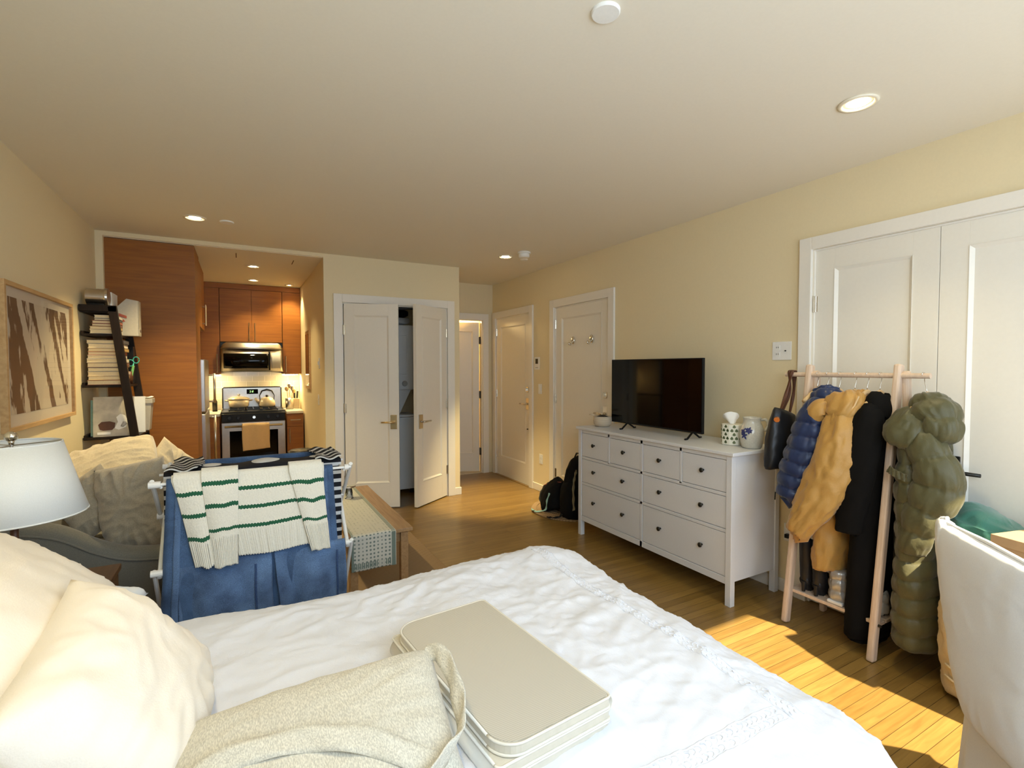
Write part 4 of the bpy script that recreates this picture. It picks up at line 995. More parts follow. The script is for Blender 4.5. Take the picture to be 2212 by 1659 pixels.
hanger(HY['navy'], 'wooden hanger holding the navy quilted jacket')
hanger(HY['mustard'], 'wooden hanger holding the mustard parka')
hanger(HY['black'], 'wooden hanger holding the long black wool coat')
hanger(HY['olive'], 'wooden hanger on the near rail end holding the olive coat', yb=1.13)
hanger(1.655, 'wooden hanger between the tote bag and the navy jacket', wdt=.11, drop=.03)
hanger(1.535, 'empty wooden hanger between the navy jacket and mustard parka', wdt=.11, drop=.03)
hanger(1.395, 'wooden hanger between the mustard parka and black coat', wdt=.11, drop=.03)
def coat(name, label, mat, body, sleeves, extra=(), quilt=0, qd=.012, wr=.006, seed=0):
    t_ = thing(name, label, 'coat' if 'coat' in name else 'jacket', (body[0][0], body[0][1], 1.2))
    mb = MB(); limb(mb, body, 60, 40, quilt, qd, wr, seed); obj('body', mb, mat, t_, smooth=True)
    for i, (pth, q) in enumerate(sleeves):
        mb = MB(); limb(mb, pth, 50, 28, q, qd*.9, wr, seed+i+1); obj('sleeve', mb, mat, t_, smooth=True)
    for nm, pth, q in extra:
        mb = MB(); limb(mb, pth, 40, 32, q, qd, wr*1.5, seed+9); obj(nm, mb, mat, t_, smooth=True)
    return t_
y = HY['navy']
nv = coat('quilted_jacket', 'navy blue quilted down jacket hanging farthest along the rack', 'navy',
     [(2.94, y, 1.335, .045, .035), (2.94, y, 1.30, .09, .05), (2.93, y, 1.24, .165, .06), (2.93, y+.02, 1.05, .165, .065), (2.93, y+.04, .78, .17, .065), (2.93, y+.04, .745, .14, .05)],
     [([(2.86, y-.01, 1.285, .03, .04), (2.82, y+.005, 1.22, .062, .075), (2.775, y+.03, 1.05, .062, .088), (2.745, y+.065, .88, .058, .085), (2.725, y+.085, .745, .045, .068), (2.722, y+.088, .735, .03, .05)], 8),
      ([(3.03, y, 1.27, .03, .04), (3.06, y+.01, 1.1, .04, .06), (3.07, y+.02, .8, .035, .055)], 8)],
     [('collar', [(2.90, y-.02, 1.25, .07, .07), (2.90, y-.02, 1.31, .075, .075), (2.92, y-.01, 1.345, .055, .055), (2.92, y-.01, 1.35, .02, .02)], 3)], quilt=9, qd=.017, wr=.005, seed=1)
obj('zip_pull', MB().tube([(2.70, y+.15, .76), (2.70, y+.152, .715)], .0035, 6), 'black', nv)
y = HY['mustard']
mc = coat('hooded_parka', 'mustard yellow hooded parka between the navy jacket and black coat', 'mustard',
     [(2.94, y, 1.33, .04, .03), (2.94, y, 1.29, .09, .05), (2.93, y, 1.22, .17, .06), (2.93, y+.03, .95, .165, .07), (2.93, y+.07, .65, .16, .075), (2.93, y+.085, .385, .165, .075), (2.93, y+.085, .37, .14, .055)],
     [([(2.86, y-.02, 1.27, .03, .04), (2.82, y-.01, 1.20, .065, .075), (2.77, y+.0, 1.03, .075, .098), (2.735, y+.03, .87, .072, .102), (2.70, y+.08, .73, .062, .085), (2.675, y+.15, .575, .045, .055), (2.672, y+.155, .565, .03, .04)], 0),
      ([(3.03, y, 1.27, .03, .04), (3.06, y+.03, 1.0, .04, .06), (3.06, y+.06, .7, .035, .055)], 0)],
     [('hood', [(2.84, y+.03, 1.205, .07, .085), (2.85, y+.0, 1.25, .095, .105), (2.88, y-.02, 1.295, .085, .08), (2.90, y-.02, 1.325, .05, .045), (2.90, y-.02, 1.33, .02, .02)], 0)], wr=.014, seed=21)
mb = MB(); limb(mb, [(2.80, y+.09, 1.19, .02, .03), (2.775, y+.115, 1.215, .03, .05), (2.79, y+.10, 1.265, .035, .045), (2.82, y+.06, 1.29, .02, .02)], 20, 24, wr=.006, seed=2); obj('hood_flap', mb, 'mustard', mc, smooth=True)
obj('drawcord', MB().tube([(2.80, y-.085, 1.33), (2.79, y-.07, 1.28), (2.775, y-.05, 1.24)], .004, 8), 'hanger', mc)
y = HY['black']
coat('long_wool_coat', 'long black wool coat hanging nearly to the floor on the rack', 'blackwool',
     [(2.94, y, 1.335, .04, .03), (2.94, y, 1.29, .10, .05), (2.93, y, 1.20, .17, .06), (2.93, y+.01, .9, .15, .06), (2.93, y+.025, .5, .16, .072), (2.93, y+.03, .09, .17, .082), (2.93, y+.03, .075, .15, .07)],
     [([(2.86, y-.01, 1.27, .03, .04), (2.82, y, 1.20, .06, .07), (2.785, y+.015, 1.0, .055, .078), (2.775, y+.04, .80, .05, .07), (2.765, y+.055, .635, .045, .06), (2.765, y+.055, .625, .03, .045)], 0),
      ([(3.03, y, 1.27, .03, .04), (3.05, y+.01, 1.0, .04, .05), (3.06, y+.03, .65, .035, .05)], 0)],
     [('collar', [(2.88, y-.01, 1.22, .06, .06), (2.90, y-.01, 1.28, .08, .055), (2.93, y-.01, 1.315, .06, .04), (2.93, y-.01, 1.325, .03, .02)], 0)], wr=.006, seed=33)
y = 1.13
ol = coat('long_quilted_coat', 'long olive green quilted hooded coat hanging nearest on the rail end', 'olive',
     [(2.94, y, 1.33, .04, .03), (2.94, y, 1.28, .10, .05), (2.93, y, 1.20, .15, .07), (2.92, y+.02, .95, .15, .075), (2.92, y+.01, .6, .155, .080), (2.92, y+.0, .17, .165, .092), (2.92, y, .145, .14, .07)],
     [([(2.87, y-.02, 1.26, .03, .04), (2.83, y-.025, 1.20, .05, .06), (2.80, y-.05, 1.10, .06, .075), (2.79, y-.095, 1.00, .065, .088), (2.79, y-.095, .91, .065, .095), (2.79, y-.055, .79, .06, .082), (2.79, y-.02, .66, .05, .062), (2.79, y-.01, .60, .042, .05), (2.79, y-.01, .59, .03, .035)], 6),
      ([(3.03, y, 1.25, .03, .04), (3.06, y, 1.0, .035, .06), (3.06, y, .65, .03, .055)], 6)],
     [('hood', [(2.83, y-.075, 1.145, .03, .035), (2.83, y-.085, 1.175, .06, .07), (2.845, y-.075, 1.22, .075, .085), (2.87, y-.045, 1.275, .085, .085), (2.895, y-.015, 1.32, .06, .055), (2.91, y, 1.345, .02, .02)], 3),
      ('hood_cape', [(2.80, y+.045, 1.105, .02, .04), (2.79, y+.04, 1.13, .045, .075), (2.81, y+.03, 1.18, .06, .085), (2.84, y+.02, 1.235, .06, .07), (2.86, y+.01, 1.26, .03, .04)], 0)], quilt=14, qd=.016, wr=.008, seed=44)
obj('belt_tab', ribbon([(2.765, y+.085, .985), (2.752, y+.05, .97), (2.745, y+.0, .955)], .035, (0, 0, 1)), 'olive', ol, solid=.006)
# tote bag on the far rail end
tb = thing('tote_bag', 'black leather tote with brown straps hanging at the far rail end', 'bag', (2.90, 1.80, .88))
mb = MB(); limb(mb, [(2.86, 1.83, .885, .115, .045), (2.86, 1.83, .90, .12, .06), (2.87, 1.83, 1.05, .115, .06), (2.885, 1.825, 1.19, .095, .045), (2.89, 1.825, 1.215, .09, .022)], 30, 32, wr=.006, seed=61, ); obj('body', mb, 'leather', tb, smooth=True)
for dx, dy in ((-.03, -.02), (.03, .02)):
    obj('strap', ribbon([(2.885+dx-.03, 1.83+dy*.6, 1.19), (2.91+dx*.5, 1.815, 1.33), (2.918, 1.806+dy*.4, 1.448), (2.935, 1.805+dy*.4, 1.455), (2.952, 1.806+dy*.4, 1.448), (2.965, 1.815, 1.33), (2.95, 1.83, 1.19)], .017, (0, 1, 0)), 'tan', tb, smooth=True, solid=.004)
obj('clasp', MB().tube([(2.783, 1.80, 1.175), (2.772, 1.795, 1.17)], .016, 16), 'copper', tb)
# shoes on the rack shelf
def boot(name, x, y, z, label, mat='leather', heel=.055):
    t_ = thing(name, label, 'boot', (x, y, z), 'black heeled boots')
    mb = MB(); limb(mb, [(x+.005, y, z+.30, .045, .036), (x, y, z+.28, .047, .038), (x, y, z+.16, .040, .034), (x+.004, y, z+.10, .042, .035), (x+.02, y, z+.065, .055, .034), (x+.05, y, z+.045, .075, .03)], 30, 24, wr=.002, seed=5); obj('shaft', mb, mat, t_, smooth=True)
    mb = MB(); m_ = []
    for k in range(13):
        u = k/12; xx = x-.03+.21*u; hw = .030*(1-.5*abs(u-.35)-.55*max(0, u-.75)*2); zc = z+.055*(1-u)**1.2*.9 + .014; hh = .028*(1-u*.6)
        m_.append([Vector((xx, y+hw*math.cos(2*PI*i/16), zc+hh*math.sin(2*PI*i/16))) for i in range(16)])
    mb.loft(m_); obj('foot', mb, mat, t_, smooth=True)
    obj('heel', MB().tube([(x-.025, y, z+.06), (x-.03, y, z+.001)], [.016, .009], 12), mat, t_)
boot('ankle_boot', 2.845, 1.645, .194, 'glossy black heeled boot on the rack shelf, nearer the dresser')
boot('ankle_boot', 2.845, 1.575, .194, 'glossy black heeled boot on the rack shelf, beside its mate under the parka')
t_ = thing('winter_boot', 'silver puffy winter boot beside the black boots on the rack shelf', 'boot', (2.86, 1.47, .194))
mb = MB(); limb(mb, [(2.86, 1.47, .205, .05, .045), (2.86, 1.47, .25, .055, .05), (2.86, 1.47, .36, .05, .045), (2.86, 1.47, .375, .03, .03)], 24, 24, 3, .01, .006, 3); obj('shaft', mb, 'silver_puff', t_, smooth=True)
obj('sole', MB().box(2.80, 2.94, 1.43, 1.51, .194, .212), 'whiteplastic', t_, bev=.006)
t_ = thing('winter_boot', 'grey lumpy boot under the olive coat at the near end of the rack shelf', 'boot', (2.86, 1.34, .194))
mb = MB(); limb(mb, [(2.90, 1.30, .205, .06, .035), (2.90, 1.30, .24, .065, .035), (2.91, 1.30, .30, .05, .03), (2.91, 1.30, .31, .03, .02)], 20, 20, 2, .008, .005, 8); obj('shaft', mb, 'file', t_, smooth=True)

# canvas bag, cardboard box and green velvet bag in the right corner
cb_ = thing('canvas_bag', 'tall cream canvas storage bag standing on the floor beside the olive coat', 'bag', (2.86, .93, 0))
mb = MB(); limb(mb, [(2.88, .885, .015, .12, .10), (2.88, .885, .05, .165, .12), (2.87, .89, .25, .18, .13), (2.88, .89, .5, .17, .125), (2.89, .885, .64, .15, .11), (2.89, .885, .66, .10, .07)], 40, 36, 0, 0, .012, 71); body_ = obj('body', mb, 'canvas', cb_, smooth=True)
mb = MB()
for zz in (.12, .17, .235, .29, .35):
    pts = []
    for k in range(14):
        a_ = R(150+k*9); rx, ry = .186, .150; pts.append((2.872+rx*math.cos(a_), .88+ry*math.sin(a_), zz - .012*k/3))
    mb.tube(pts, .005, 6)
obj('fabric_folds', mb, 'canvas', cb_, smooth=True)
def text(name, body, loc, ex, ey, size, mat, parent, depth=.0006):
    cu = bpy.data.curves.new('tmp', 'FONT'); cu.body = body; cu.size = size; cu.extrude = depth
    tmp = bpy.data.objects.new('tmp', cu); COL.objects.link(tmp)
    me = bpy.data.meshes.new_from_object(tmp.evaluated_get(bpy.context.evaluated_depsgraph_get()))
    bpy.data.objects.remove(tmp); me.materials.clear(); me.materials.append(MT[mat])
    ex = Vector(ex).normalized(); ey = Vector(ey).normalized(); ez = ex.cross(ey)
    T_ = Matrix((ex, ey, ez)).transposed().to_4x4(); T_.translation = Vector(loc) - wl(parent); me.transform(T_)
    ob = bpy.data.objects.new(name, me); COL.objects.link(ob); ob.parent = parent; return ob
text('printed_text', 'ALLB', (2.703, .985, .555), (.10, -1, -.12), (0, -.12, 1), .042, 'ink', cb_)
text('printed_text', 'ELLB', (2.702, .955, .525), (.10, -1, -.12), (0, -.12, 1), .018, 'ink', cb_)
bt = thing('velvet_bag', 'dark green velvet bag lying on the canvas bag beside the cardboard box', 'bag', (2.96, .91, .67))
mb = MB(); limb(mb, [(2.96, .92, .672, .10, .10), (2.96, .92, .70, .13, .135), (2.97, .91, .76, .13, .13), (2.97, .90, .80, .10, .10), (2.97, .89, .82, .05, .05)], 30, 36, 0, 0, .014, 91); obj('body', mb, 'teal', bt, smooth=True)
bx_ = thing('cardboard_box', 'open brown cardboard box stacked high in the right corner', 'box', (2.86, .62, 0), 'cardboard boxes in the right corner')
obj('carton', MB().box(2.64, 3.10, .44, .735, .002, .66), 'card', bx_, bev=.003)
bx_ = thing('cardboard_box', 'flat brown cardboard box lying on top at the right edge', 'box', (2.80, .66, .665), 'cardboard boxes in the right corner')
Tq = Matrix.Translation((2.86, .585, .663)) @ Matrix.Rotation(R(-14), 4, 'Z')
obj('carton', MB().box(-.22, .22, -.17, .17, 0, .10, Tq), 'card', bx_, bev=.002)
obj('lid', MB().box(-.226, .226, -.176, .176, .095, .135, Tq), 'card', bx_, bev=.002)
obj('finger_slot', MB().box(-.229, -.2245, -.02, .03, .105, .134, Tq), 'carddark', bx_)

# ================================================================== DRYING RACK WITH LAUNDRY
RX0, RX1, RY0, RY1, RZ, RZM, RZB = -.322, .460, 2.45, 2.88, 1.005, .64, .12
dk = thing('drying_rack', 'white folding laundry drying rack standing between the bed and coffee table', 'drying rack', ((RX0+RX1)/2, 2.66, 0))
def wbar(name, a, b, r, parent=dk, caps=True):
    mb = MB().tube([a, b], r, 10)
    o = obj(name, mb, 'whiteplastic', parent, smooth=False)
    return o
ymid = (RY0+RY1)/2
for x, s_ in ((RX0, 1), (RX1, -1)):
    wbar('side_leg', (x, RY0, RZ+.015), (x, RY1, RZM), .009); wbar('side_leg', (x+.018*s_, RY1, RZ+.015), (x+.018*s_, RY0, RZM-.02), .009)
    wbar('side_leg', (x, RY0, RZM+.01), (x, RY1, .0), .009); wbar('side_leg', (x+.018*s_, RY1, RZM+.01), (x+.018*s_, RY0, .0), .009)
    wbar('side_arm', (x+.03*s_, RY0, RZ-.012), (x+.03*s_, RY1, RZ-.012), .006)
    for (yy, zz) in ((RY0, RZ), (RY1, RZ), (RY0, RZM), (RY1, RZM), (ymid, (RZ+RZM)/2), (ymid, RZM/2)):
        obj('joint', MB().tube([(x-.012, yy, zz), (x+.03*s_, yy, zz)], .014, 12), 'whiteplastic', dk)
rail_pos = [(RY0, RZ), (ymid, RZ), (RY1, RZ), (RY0, RZM), (RY1, RZM), (ymid, (RZ+RZM)/2)]
for yy, zz in rail_pos: wbar('rail', (RX0, yy, zz), (RX1, yy, zz), .0065)
def drape(x0, x1, yr, zr, lf, lb, r=.012, bell=.0, wave=.006, seed=0, nu=40, nv=70, xs=None, ends=None, off_f=0, gap=.0):
    """cloth hung over a rail: v runs from the front hem over the rail to the back hem"""
    L = lf + lb + PI*r
    def f(u, v):
        s = v*L; x = x0+(x1-x0)*u
        if s < lf: dn = lf-s; y = yr - r - off_f*dn; z = zr - dn; sgn = -1
        elif s < lf+PI*r: th = (s-lf)/r; y = yr - r*math.cos(th); z = zr + r*math.sin(th); dn = 0; sgn = 0
        else: dn = s-lf-PI*r; y = yr + r + off_f*dn; z = zr - dn; sgn = 1
        k = min(1, dn/.12)
        y += (wave*math.sin(u*11+seed)+wave*.9*nz(u*5+seed, z*5, seed))*k + gap*k*(-1 if sgn < 0 else 1)
        xc = (x0+x1)/2; x = xc + (x-xc)*(1+bell*dn) + .003*nz(z*9, seed, 1)
        if ends: x += ends(u, dn)
        return Vector((x, y, z))
    m = MB(); m.grid(f, nu, nv); return m, f
# jeans over the front top rail (seat side of wide-leg jeans hangs in front)
m_, f_ = drape(RX0+.05, RX1-.085, RY0, RZ+.007, .72, .30, r=.012, bell=.17, wave=.008, seed=3)
jn = solo('jeans', m_, 'denim', 'mid blue wide jeans hung over the front top rail behind the striped sweater', 'jeans', 'jeans on the drying rack', smooth=True, solid=.004)
def strip(f, u0, u1, v0, v1, off=-.004, nu=4, nv=50):
    m = MB(); m.grid(lambda u, v: f(u0+(u1-u0)*u, v0+(v1-v0)*v) + Vector((0, off, .0)), nu, nv); return m
obj('side_seam', strip(f_, .05, .085, 0, .68), 'denim2', jn, smooth=True, solid=.003); obj('side_seam', strip(f_, .93, .955, 0, .68), 'denim2', jn, smooth=True, solid=.003)
# lighter jeans on the lower front rail, two legs
for (a, b, lf, sd, lab) in ((RX0+.085, .085, .40, 7, 'left leg of light blue jeans folded over the lower front rail'),):
    pass
m_, f_ = drape(RX0+.085, .108, RY0-.006, RZM+.007, .46, .28, r=.016, wave=.016, seed=7, gap=.012, ends=lambda u, dn: .03*dn*(u-.4))
j2 = thing('jeans', 'light blue jeans with both legs folded over the lower front rail', 'jeans', (.1, RY0, RZM), 'jeans on the drying rack')
lg = obj('trouser_leg', m_, 'denim2', j2, smooth=True, solid=.004)
obj('seam', strip(f_, .80, .825, 0, .55), 'seam', lg, smooth=True, solid=.003)
m_, f_ = drape(.118, RX1-.035, RY0-.006, RZM+.007, .46, .28, r=.016, wave=.016, seed=12, gap=.012, ends=lambda u, dn: -.0*dn + .10*dn*(1-u))
lg = obj('trouser_leg', m_, 'denim2', j2, smooth=True, solid=.004)
obj('seam', strip(f_, .86, .885, 0, .55), 'seam', lg, smooth=True, solid=.003)
# jeans along the rear rail
m_, f_ = drape(RX0+.07, RX1-.09, RY1, RZ+.007, .45, .55, r=.012, wave=.006, seed=19, gap=.004)
jn3 = solo('jeans', m_, 'denim2', 'blue jeans folded over the rear top rail of the drying rack', 'jeans', 'jeans on the drying rack', smooth=True, solid=.004)
obj('waistband', strip(f_, 0, 1, .42, .47, off=-.002), 'denim', jn3, smooth=True, solid=.003)
# black and white striped top across the middle rails
m = MB()
def st(u, v):
    L = .42+.10+.42; s = v*L; x = RX0+.022 + (RX1-RX0-.044)*u
    if s < .42: y = ymid-.07 - .004; z = RZ+.012-(.42-s)
    elif s < .52: t_ = (s-.42)/.10; y = ymid-.07 + .155*t_; z = RZ + .014 + .008*math.sin(PI*t_) - .006*math.sin(u*20)*math.sin(PI*t_)
    else: y = ymid+.085; z = RZ+.012-(s-.52)
    return Vector((x, y + .006*math.sin(u*9+s*4) + .006*nz(u*6, s*6, 4), z + .012*nz(u*5, s*3, 8)))
m.grid(st, 50, 60)
tp = solo('striped_shirt', m, 'stripe', 'black and white striped long sleeve top spread over the middle rails', 'top', smooth=True, solid=.003)
MT['stripe_x'] = stripes('black_white_stripe_across', (.70, .70, .68), (.008, .008, .012), 1, 17, .62, .9)
for a, b in ((RX0+.03, RX0+.15), (RX1-.15, RX1-.03)):
    m2 = MB(); m2.grid(lambda u, v: Vector((a+(b-a)*u+.02*math.sin(v*3), ymid-.13+.34*v, RZ+.036+.008*math.sin(u*8+v*5))), 14, 26); obj('sleeve', m2, 'stripe_x', tp, smooth=True, solid=.004)

# cream sweater with green stripes, body folded over the front rail, three sleeve/body flaps
sw = thing('striped_sweater', 'cream knitted sweater with green stripes draped over the front top rail', 'sweater', (.04, RY0, RZ))
def panel(name, x0t, x1t, x0b, x1b, ln, yo, stripes_at, rib_from, seed, parent=sw, back=.18, wav=.006, nu=64):
    """flap hanging in front; material switches to green on the stripe rows and the ribbed hem gets real ribs"""
    r = .018 + yo; z0 = RZ+.012; L = ln + back + PI*r
    def f(u, v):
        s = v*L
        if s < back: dn = back-s; y = RY0 + r; z = z0-dn; k = 0
        elif s < back+PI*r: th = (s-back)/r; y = RY0 + r*math.cos(th); z = z0+r*math.sin(th); dn = 0; k = 0
        else: dn = s-back-PI*r; k = dn/ln; y = RY0 - r - .012*k; z = z0-dn
        x = (x0t+(x1t-x0t)*u)*(1-k)+(x0b+(x1b-x0b)*u)*k
        rib = .0018*math.sin(u*(x1t-x0t)/.009*2*PI) if k > rib_from else 0
        edge = 4*u*(1-u)
        y += -rib*(1 if dn > 0 else 0) - .010*edge*min(1, dn/.05) + wav*math.sin(u*6+seed)*k
        z += .010*nz(u*3+seed, dn*3, seed)*min(1, dn/.1) + .0015*(1 if int(u*nu) % 2 else -1)*(1 if dn > 0 else 0)
        return Vector((x, y, z))
    def mt(u, v):
        s = v*L; dn = s-back-PI*r
        return 1 if any(abs(dn-q) < .0085 for q in stripes_at) else 0
    m = MB(); m.grid(f, nu*2, 150, mat=mt); return obj(name, m, ['knit', 'green'], parent, smooth=True, solid=.007)
SA = (.055, .135, .218)
panel('body', -.255, .335, -.155, .325, .345, .0, SA, .68, 1, nu=90)
panel('sleeve', -.248, -.12, -.175, -.085, .365, .010, (.055, .150, .245), .72, 2, nu=24)
panel('sleeve', -.150, -.015, -.105, -.022, .375, .020, (.020, .115, .215), .66, 3, nu=26)
panel('sleeve', .185, .325, .275, .352, .372, .016, (.050, .135, .225), .66, 4, nu=26)
m = MB(); m.grid(lambda u, v: Vector((-.02+.22*u, RY0-.004-.006*math.sin(u*5), .648 - .035*math.sin(PI*u)*v)), 20, 6); obj('collar', m, 'knit', sw, smooth=True, solid=.006)

# ================================================================== SOFA
so = thing('sofa', 'grey beige fabric sofa with a sloping arm along the left wall', 'sofa', (-.7, 3.8, 0))
def arm_z(x):   # curve of the near arm top from wall to front
    return cr([(-1.02, .80), (-.86, .775), (-.74, .735), (-.62, .655), (-.50, .600), (-.36, .580)], 40)
def arm(y0, y1, nm='arm'):
    P = arm_z(0); m = MB(); rings = []
    for x, zt in P:
        ring = [Vector((x, y0, .10)), Vector((x, y0-.004, zt-.06))]
        for k in range(9): a_ = PI - PI*k/8; ring.append(Vector((x, (y0+y1)/2+(y1-y0)/2*math.cos(a_)*1.06, zt-.045+.045*math.sin(a_))))
        ring += [Vector((x, y1+.004, zt-.06)), Vector((x, y1, .10))]; rings.append(ring)
    m.loft(rings); o = obj(nm, m, 'sofa', so, smooth=True)
    pts = [Vector((x, y0-.006, zt-.048)) for x, zt in P]; pts += [Vector((-.355, y0-.003, z)) for z in (.50, .3, .11)]
    obj('piping', MB().tube(pts, .006, 6), 'sofa', o, smooth=True)
arm(2.98, 3.10); arm(4.60, 4.72)
obj('back', MB().box(-1.035, -.88, 2.99, 4.71, .10, .80), 'sofa', so, bev=.03)
obj('base', MB().box(-1.0, -.37, 3.0, 4.7, .10, .30), 'sofa', so, bev=.015)
for k in range(2):
    m = MB(); pillow(m, frame3((-.63, 3.10+.375+.75*k, .375), (1, 0, 0), (0, 0, 1)), .54, .745, .17, n=30, seed=60+k, wr=.005, pinch=-.01, p=.16); obj('seat_cushion', m, 'sofa', so, smooth=True)
for x in (-.98, -.42):
    for y in (3.02, 4.66): obj('leg', MB().lathe([(.02, 0), (.028, .10)], (x, y, .001), 14), 'walnut', so)
def cush(o, ex, ez, wd, ht, th, mat, lab, seed, wr=.012, **kw):
    mb = MB(); pillow(mb, frame3(o, ex, ez), wd, ht, th, n=48, seed=seed, wr=wr, **kw)
    return solo('sofa_cushion', mb, mat, lab, 'cushion', 'cushions piled on the sofa', smooth=True)
cush((-.78, 3.86, .84), (.52, .0, .15), (-.16, -.55, 1), .60, .44, .18, 'throw', 'long cream plush cushion lying highest across the back of the sofa', 71, .016, pinch=-.06, p=.40)
cush((-.425, 4.02, .725), (.50, .52, .69), (.55, -.80, .20), .42, .42, .15, 'throw', 'cream pointed cushion standing on its corner at the far end of the sofa', 72, .016, pinch=.06, p=.5)
cush((-.495, 3.27, .74), (.80, -.20, .16), (.22, -1, .20), .33, .47, .20, 'cushion', 'large beige wrinkled cushion standing in front against the sofa arm', 73, .020, pinch=.02, p=.5)
cush((-.70, 3.36, .765), (.60, .1, .40), (.20, -1, .40), .28, .31, .13, 'cushion', 'smaller taupe cushion behind the lamp shade, tucked left of the large one', 74, .014, pinch=.05, p=.5)

# ================================================================== NIGHTSTAND AND LAMP
ns = thing('nightstand', 'dark walnut nightstand between the bed and the sofa', 'nightstand', (-.74, 2.37, 0))
obj('top', MB().box(-1.03, -.458, 2.13, 2.63, .625, .65), 'walnut', ns, bev=.003)
obj('drawer_box', MB().box(-1.01, -.48, 2.15, 2.61, .47, .625), 'walnut', ns)
obj('drawer', MB().box(-.478, -.464, 2.16, 2.60, .48, .615), 'walnut', ns, bev=.002)
for x in (-1.0, -.50):
    for y in (2.16, 2.60): obj('leg', MB().box(x-.018, x+.018, y-.018, y+.018, 0, .47), 'walnut', ns)
lp = thing('table_lamp', 'table lamp with a big white tapered drum shade and round finial', 'lamp', (-.69, 2.27, .65))
lc = (-.675, 2.25, .651)
obj('base', MB().lathe([(1e-3, 0), (.06, 0), (.062, .012), (.02, .025), (.014, .06), (.020, .12), (.014, .20), (.011, .24), (.011, .34)], lc, 32), 'tan', lp, smooth=True)
m = MB(); m.lathe([(.192, .335), (.128, .578)], lc, 64, cap=False); sd = obj('lamp_shade', m, 'shade', lp, smooth=True, solid=.003)
for rr, zz in ((.192, .335), (.128, .578)):
    m = MB(); pts = [Vector((lc[0]+rr*math.cos(2*PI*k/64), lc[1]+rr*math.sin(2*PI*k/64), lc[2]+zz)) for k in range(65)]; m.tube(pts, .0028, 6); obj('trim', m, 'shade', sd, smooth=True)
m = MB()
for k in range(3): a_ = 2*PI*k/3+.4; m.tube([(lc[0], lc[1], lc[2]+.572), (lc[0]+.128*math.cos(a_), lc[1]+.128*math.sin(a_), lc[2]+.576)], .002, 6)
m.tube([(lc[0], lc[1], lc[2]+.30), (lc[0], lc[1], lc[2]+.585)], .005, 8)
obj('harp', m, 'steel', lp); obj('finial', MB().ball((lc[0], lc[1], lc[2]+.602), .0175, 14).lathe([(.007, .575), (.009, .590)], lc, 14), 'chrome', lp, smooth=True)
obj('bulb', MB().ball((lc[0]+.02, lc[1], lc[2]+.40), .03, 10, 1.3), 'whiteplastic', lp, smooth=True)

# ================================================================== COFFEE TABLE, RUNNER, RUG
ru = solo('jute_rug', MB().box(-.25, 1.31, 2.98, 4.62, .001, .012), 'jute', 'brown woven jute rug under the coffee table', 'rug', bev=.003)
ct = thing('coffee_table', 'brown wooden coffee table with a printed runner beside the drying rack', 'coffee table', (.77, 3.75, .012))
obj('top', MB().box(.555, .965, 3.09, 4.40, .425, .448), 'tabletop', ct, bev=.003)
obj('apron', MB().box(.60, .92, 3.15, 4.34, .35, .425), 'tabletop', ct)
for x in (.60, .92):
    for y in (3.15, 4.34): obj('leg', MB().box(x-.024, x+.024, y-.024, y+.024, .0135, .425), 'tabletop', ct, bev=.002)
m, nt, b = new_mat('block_print_cloth'); MT['runner'] = m; b.inputs['Roughness'].default_value = .85
v_ = mapping(nt, (1, 1, 1)); vo = N(nt, 'ShaderNodeTexVoronoi', feature='F1'); vo.inputs['Scale'].default_value = 42; vo.inputs['Randomness'].default_value = .12
nt.links.new(v_, vo.inputs[0]); rp = N(nt, 'ShaderNodeValToRGB'); rp.color_ramp.elements[0].position = .20; rp.color_ramp.elements[0].color = (.16, .20, .17, 1); rp.color_ramp.elements[1].position = .34; rp.color_ramp.elements[1].color = (.60, .59, .50, 1)
nt.links.new(vo.outputs['Distance'], rp.inputs[0]); nt.links.new(rp.outputs[0], b.inputs['Base Color'])
def run(u, v, x0=.575, x1=.85, dz=0):
    s = v*1.50; x = x0+(x1-x0)*u
    if s < .215: return Vector((x, 3.078-dz-.004*math.sin(u*7), .446-(.215-s)+.000))
    if s < .235: t_ = (s-.215)/.02*PI/2; return Vector((x, 3.098-(.02+dz)*math.cos(t_), .436+(.016+dz)*math.sin(t_)))
    return Vector((x, 3.098+(s-.235), .452+dz))
m_ = MB(); m_.grid(run, 16, 120)
rn = solo('table_runner', m_, 'runner', 'block printed white and green runner hanging over the coffee table end', 'table runner', smooth=True, solid=.0025)
m_ = MB()
for (u0, u1) in ((.90, .985), (.0, .05)): m_.grid(lambda u, v: run(u0+(u1-u0)*u, v, dz=.0022), 2, 120)
for u0 in range(20): m_.grid(lambda u, v: run(.055+.042*u0+.026*u, .008+.024*v, dz=.0022), 2, 2)
MT['leafborder'] = stripes('green_border_print', (.17, .22, .18), (.50, .50, .42), 1, 75, .45, .85)
obj('printed_border', m_, 'leafborder', rn, solid=.0008)
t = thing('candle_glass', 'small clear glass with a pale candle near the far end of the coffee table', 'candle', (.735, 4.0, .455))
obj('glass', MB().lathe([(1e-3, .0), (.033, .0), (.022, .085), (.020, .085), (.029, .006), (1e-3, .006)], (.735, 4.0, .4555), 24), 'glass', t, smooth=True)
obj('candle', MB().lathe([(1e-3, .006), (.026, .006), (.021, .05), (1e-3, .05)], (.735, 4.0, .4555), 24), 'whiteplastic', t, smooth=True)
obj('dish', MB().lathe([(1e-3, .086), (.05, .088), (.052, .094), (1e-3, .092)], (.735, 4.0, .4555), 24), 'glass', t, smooth=True)

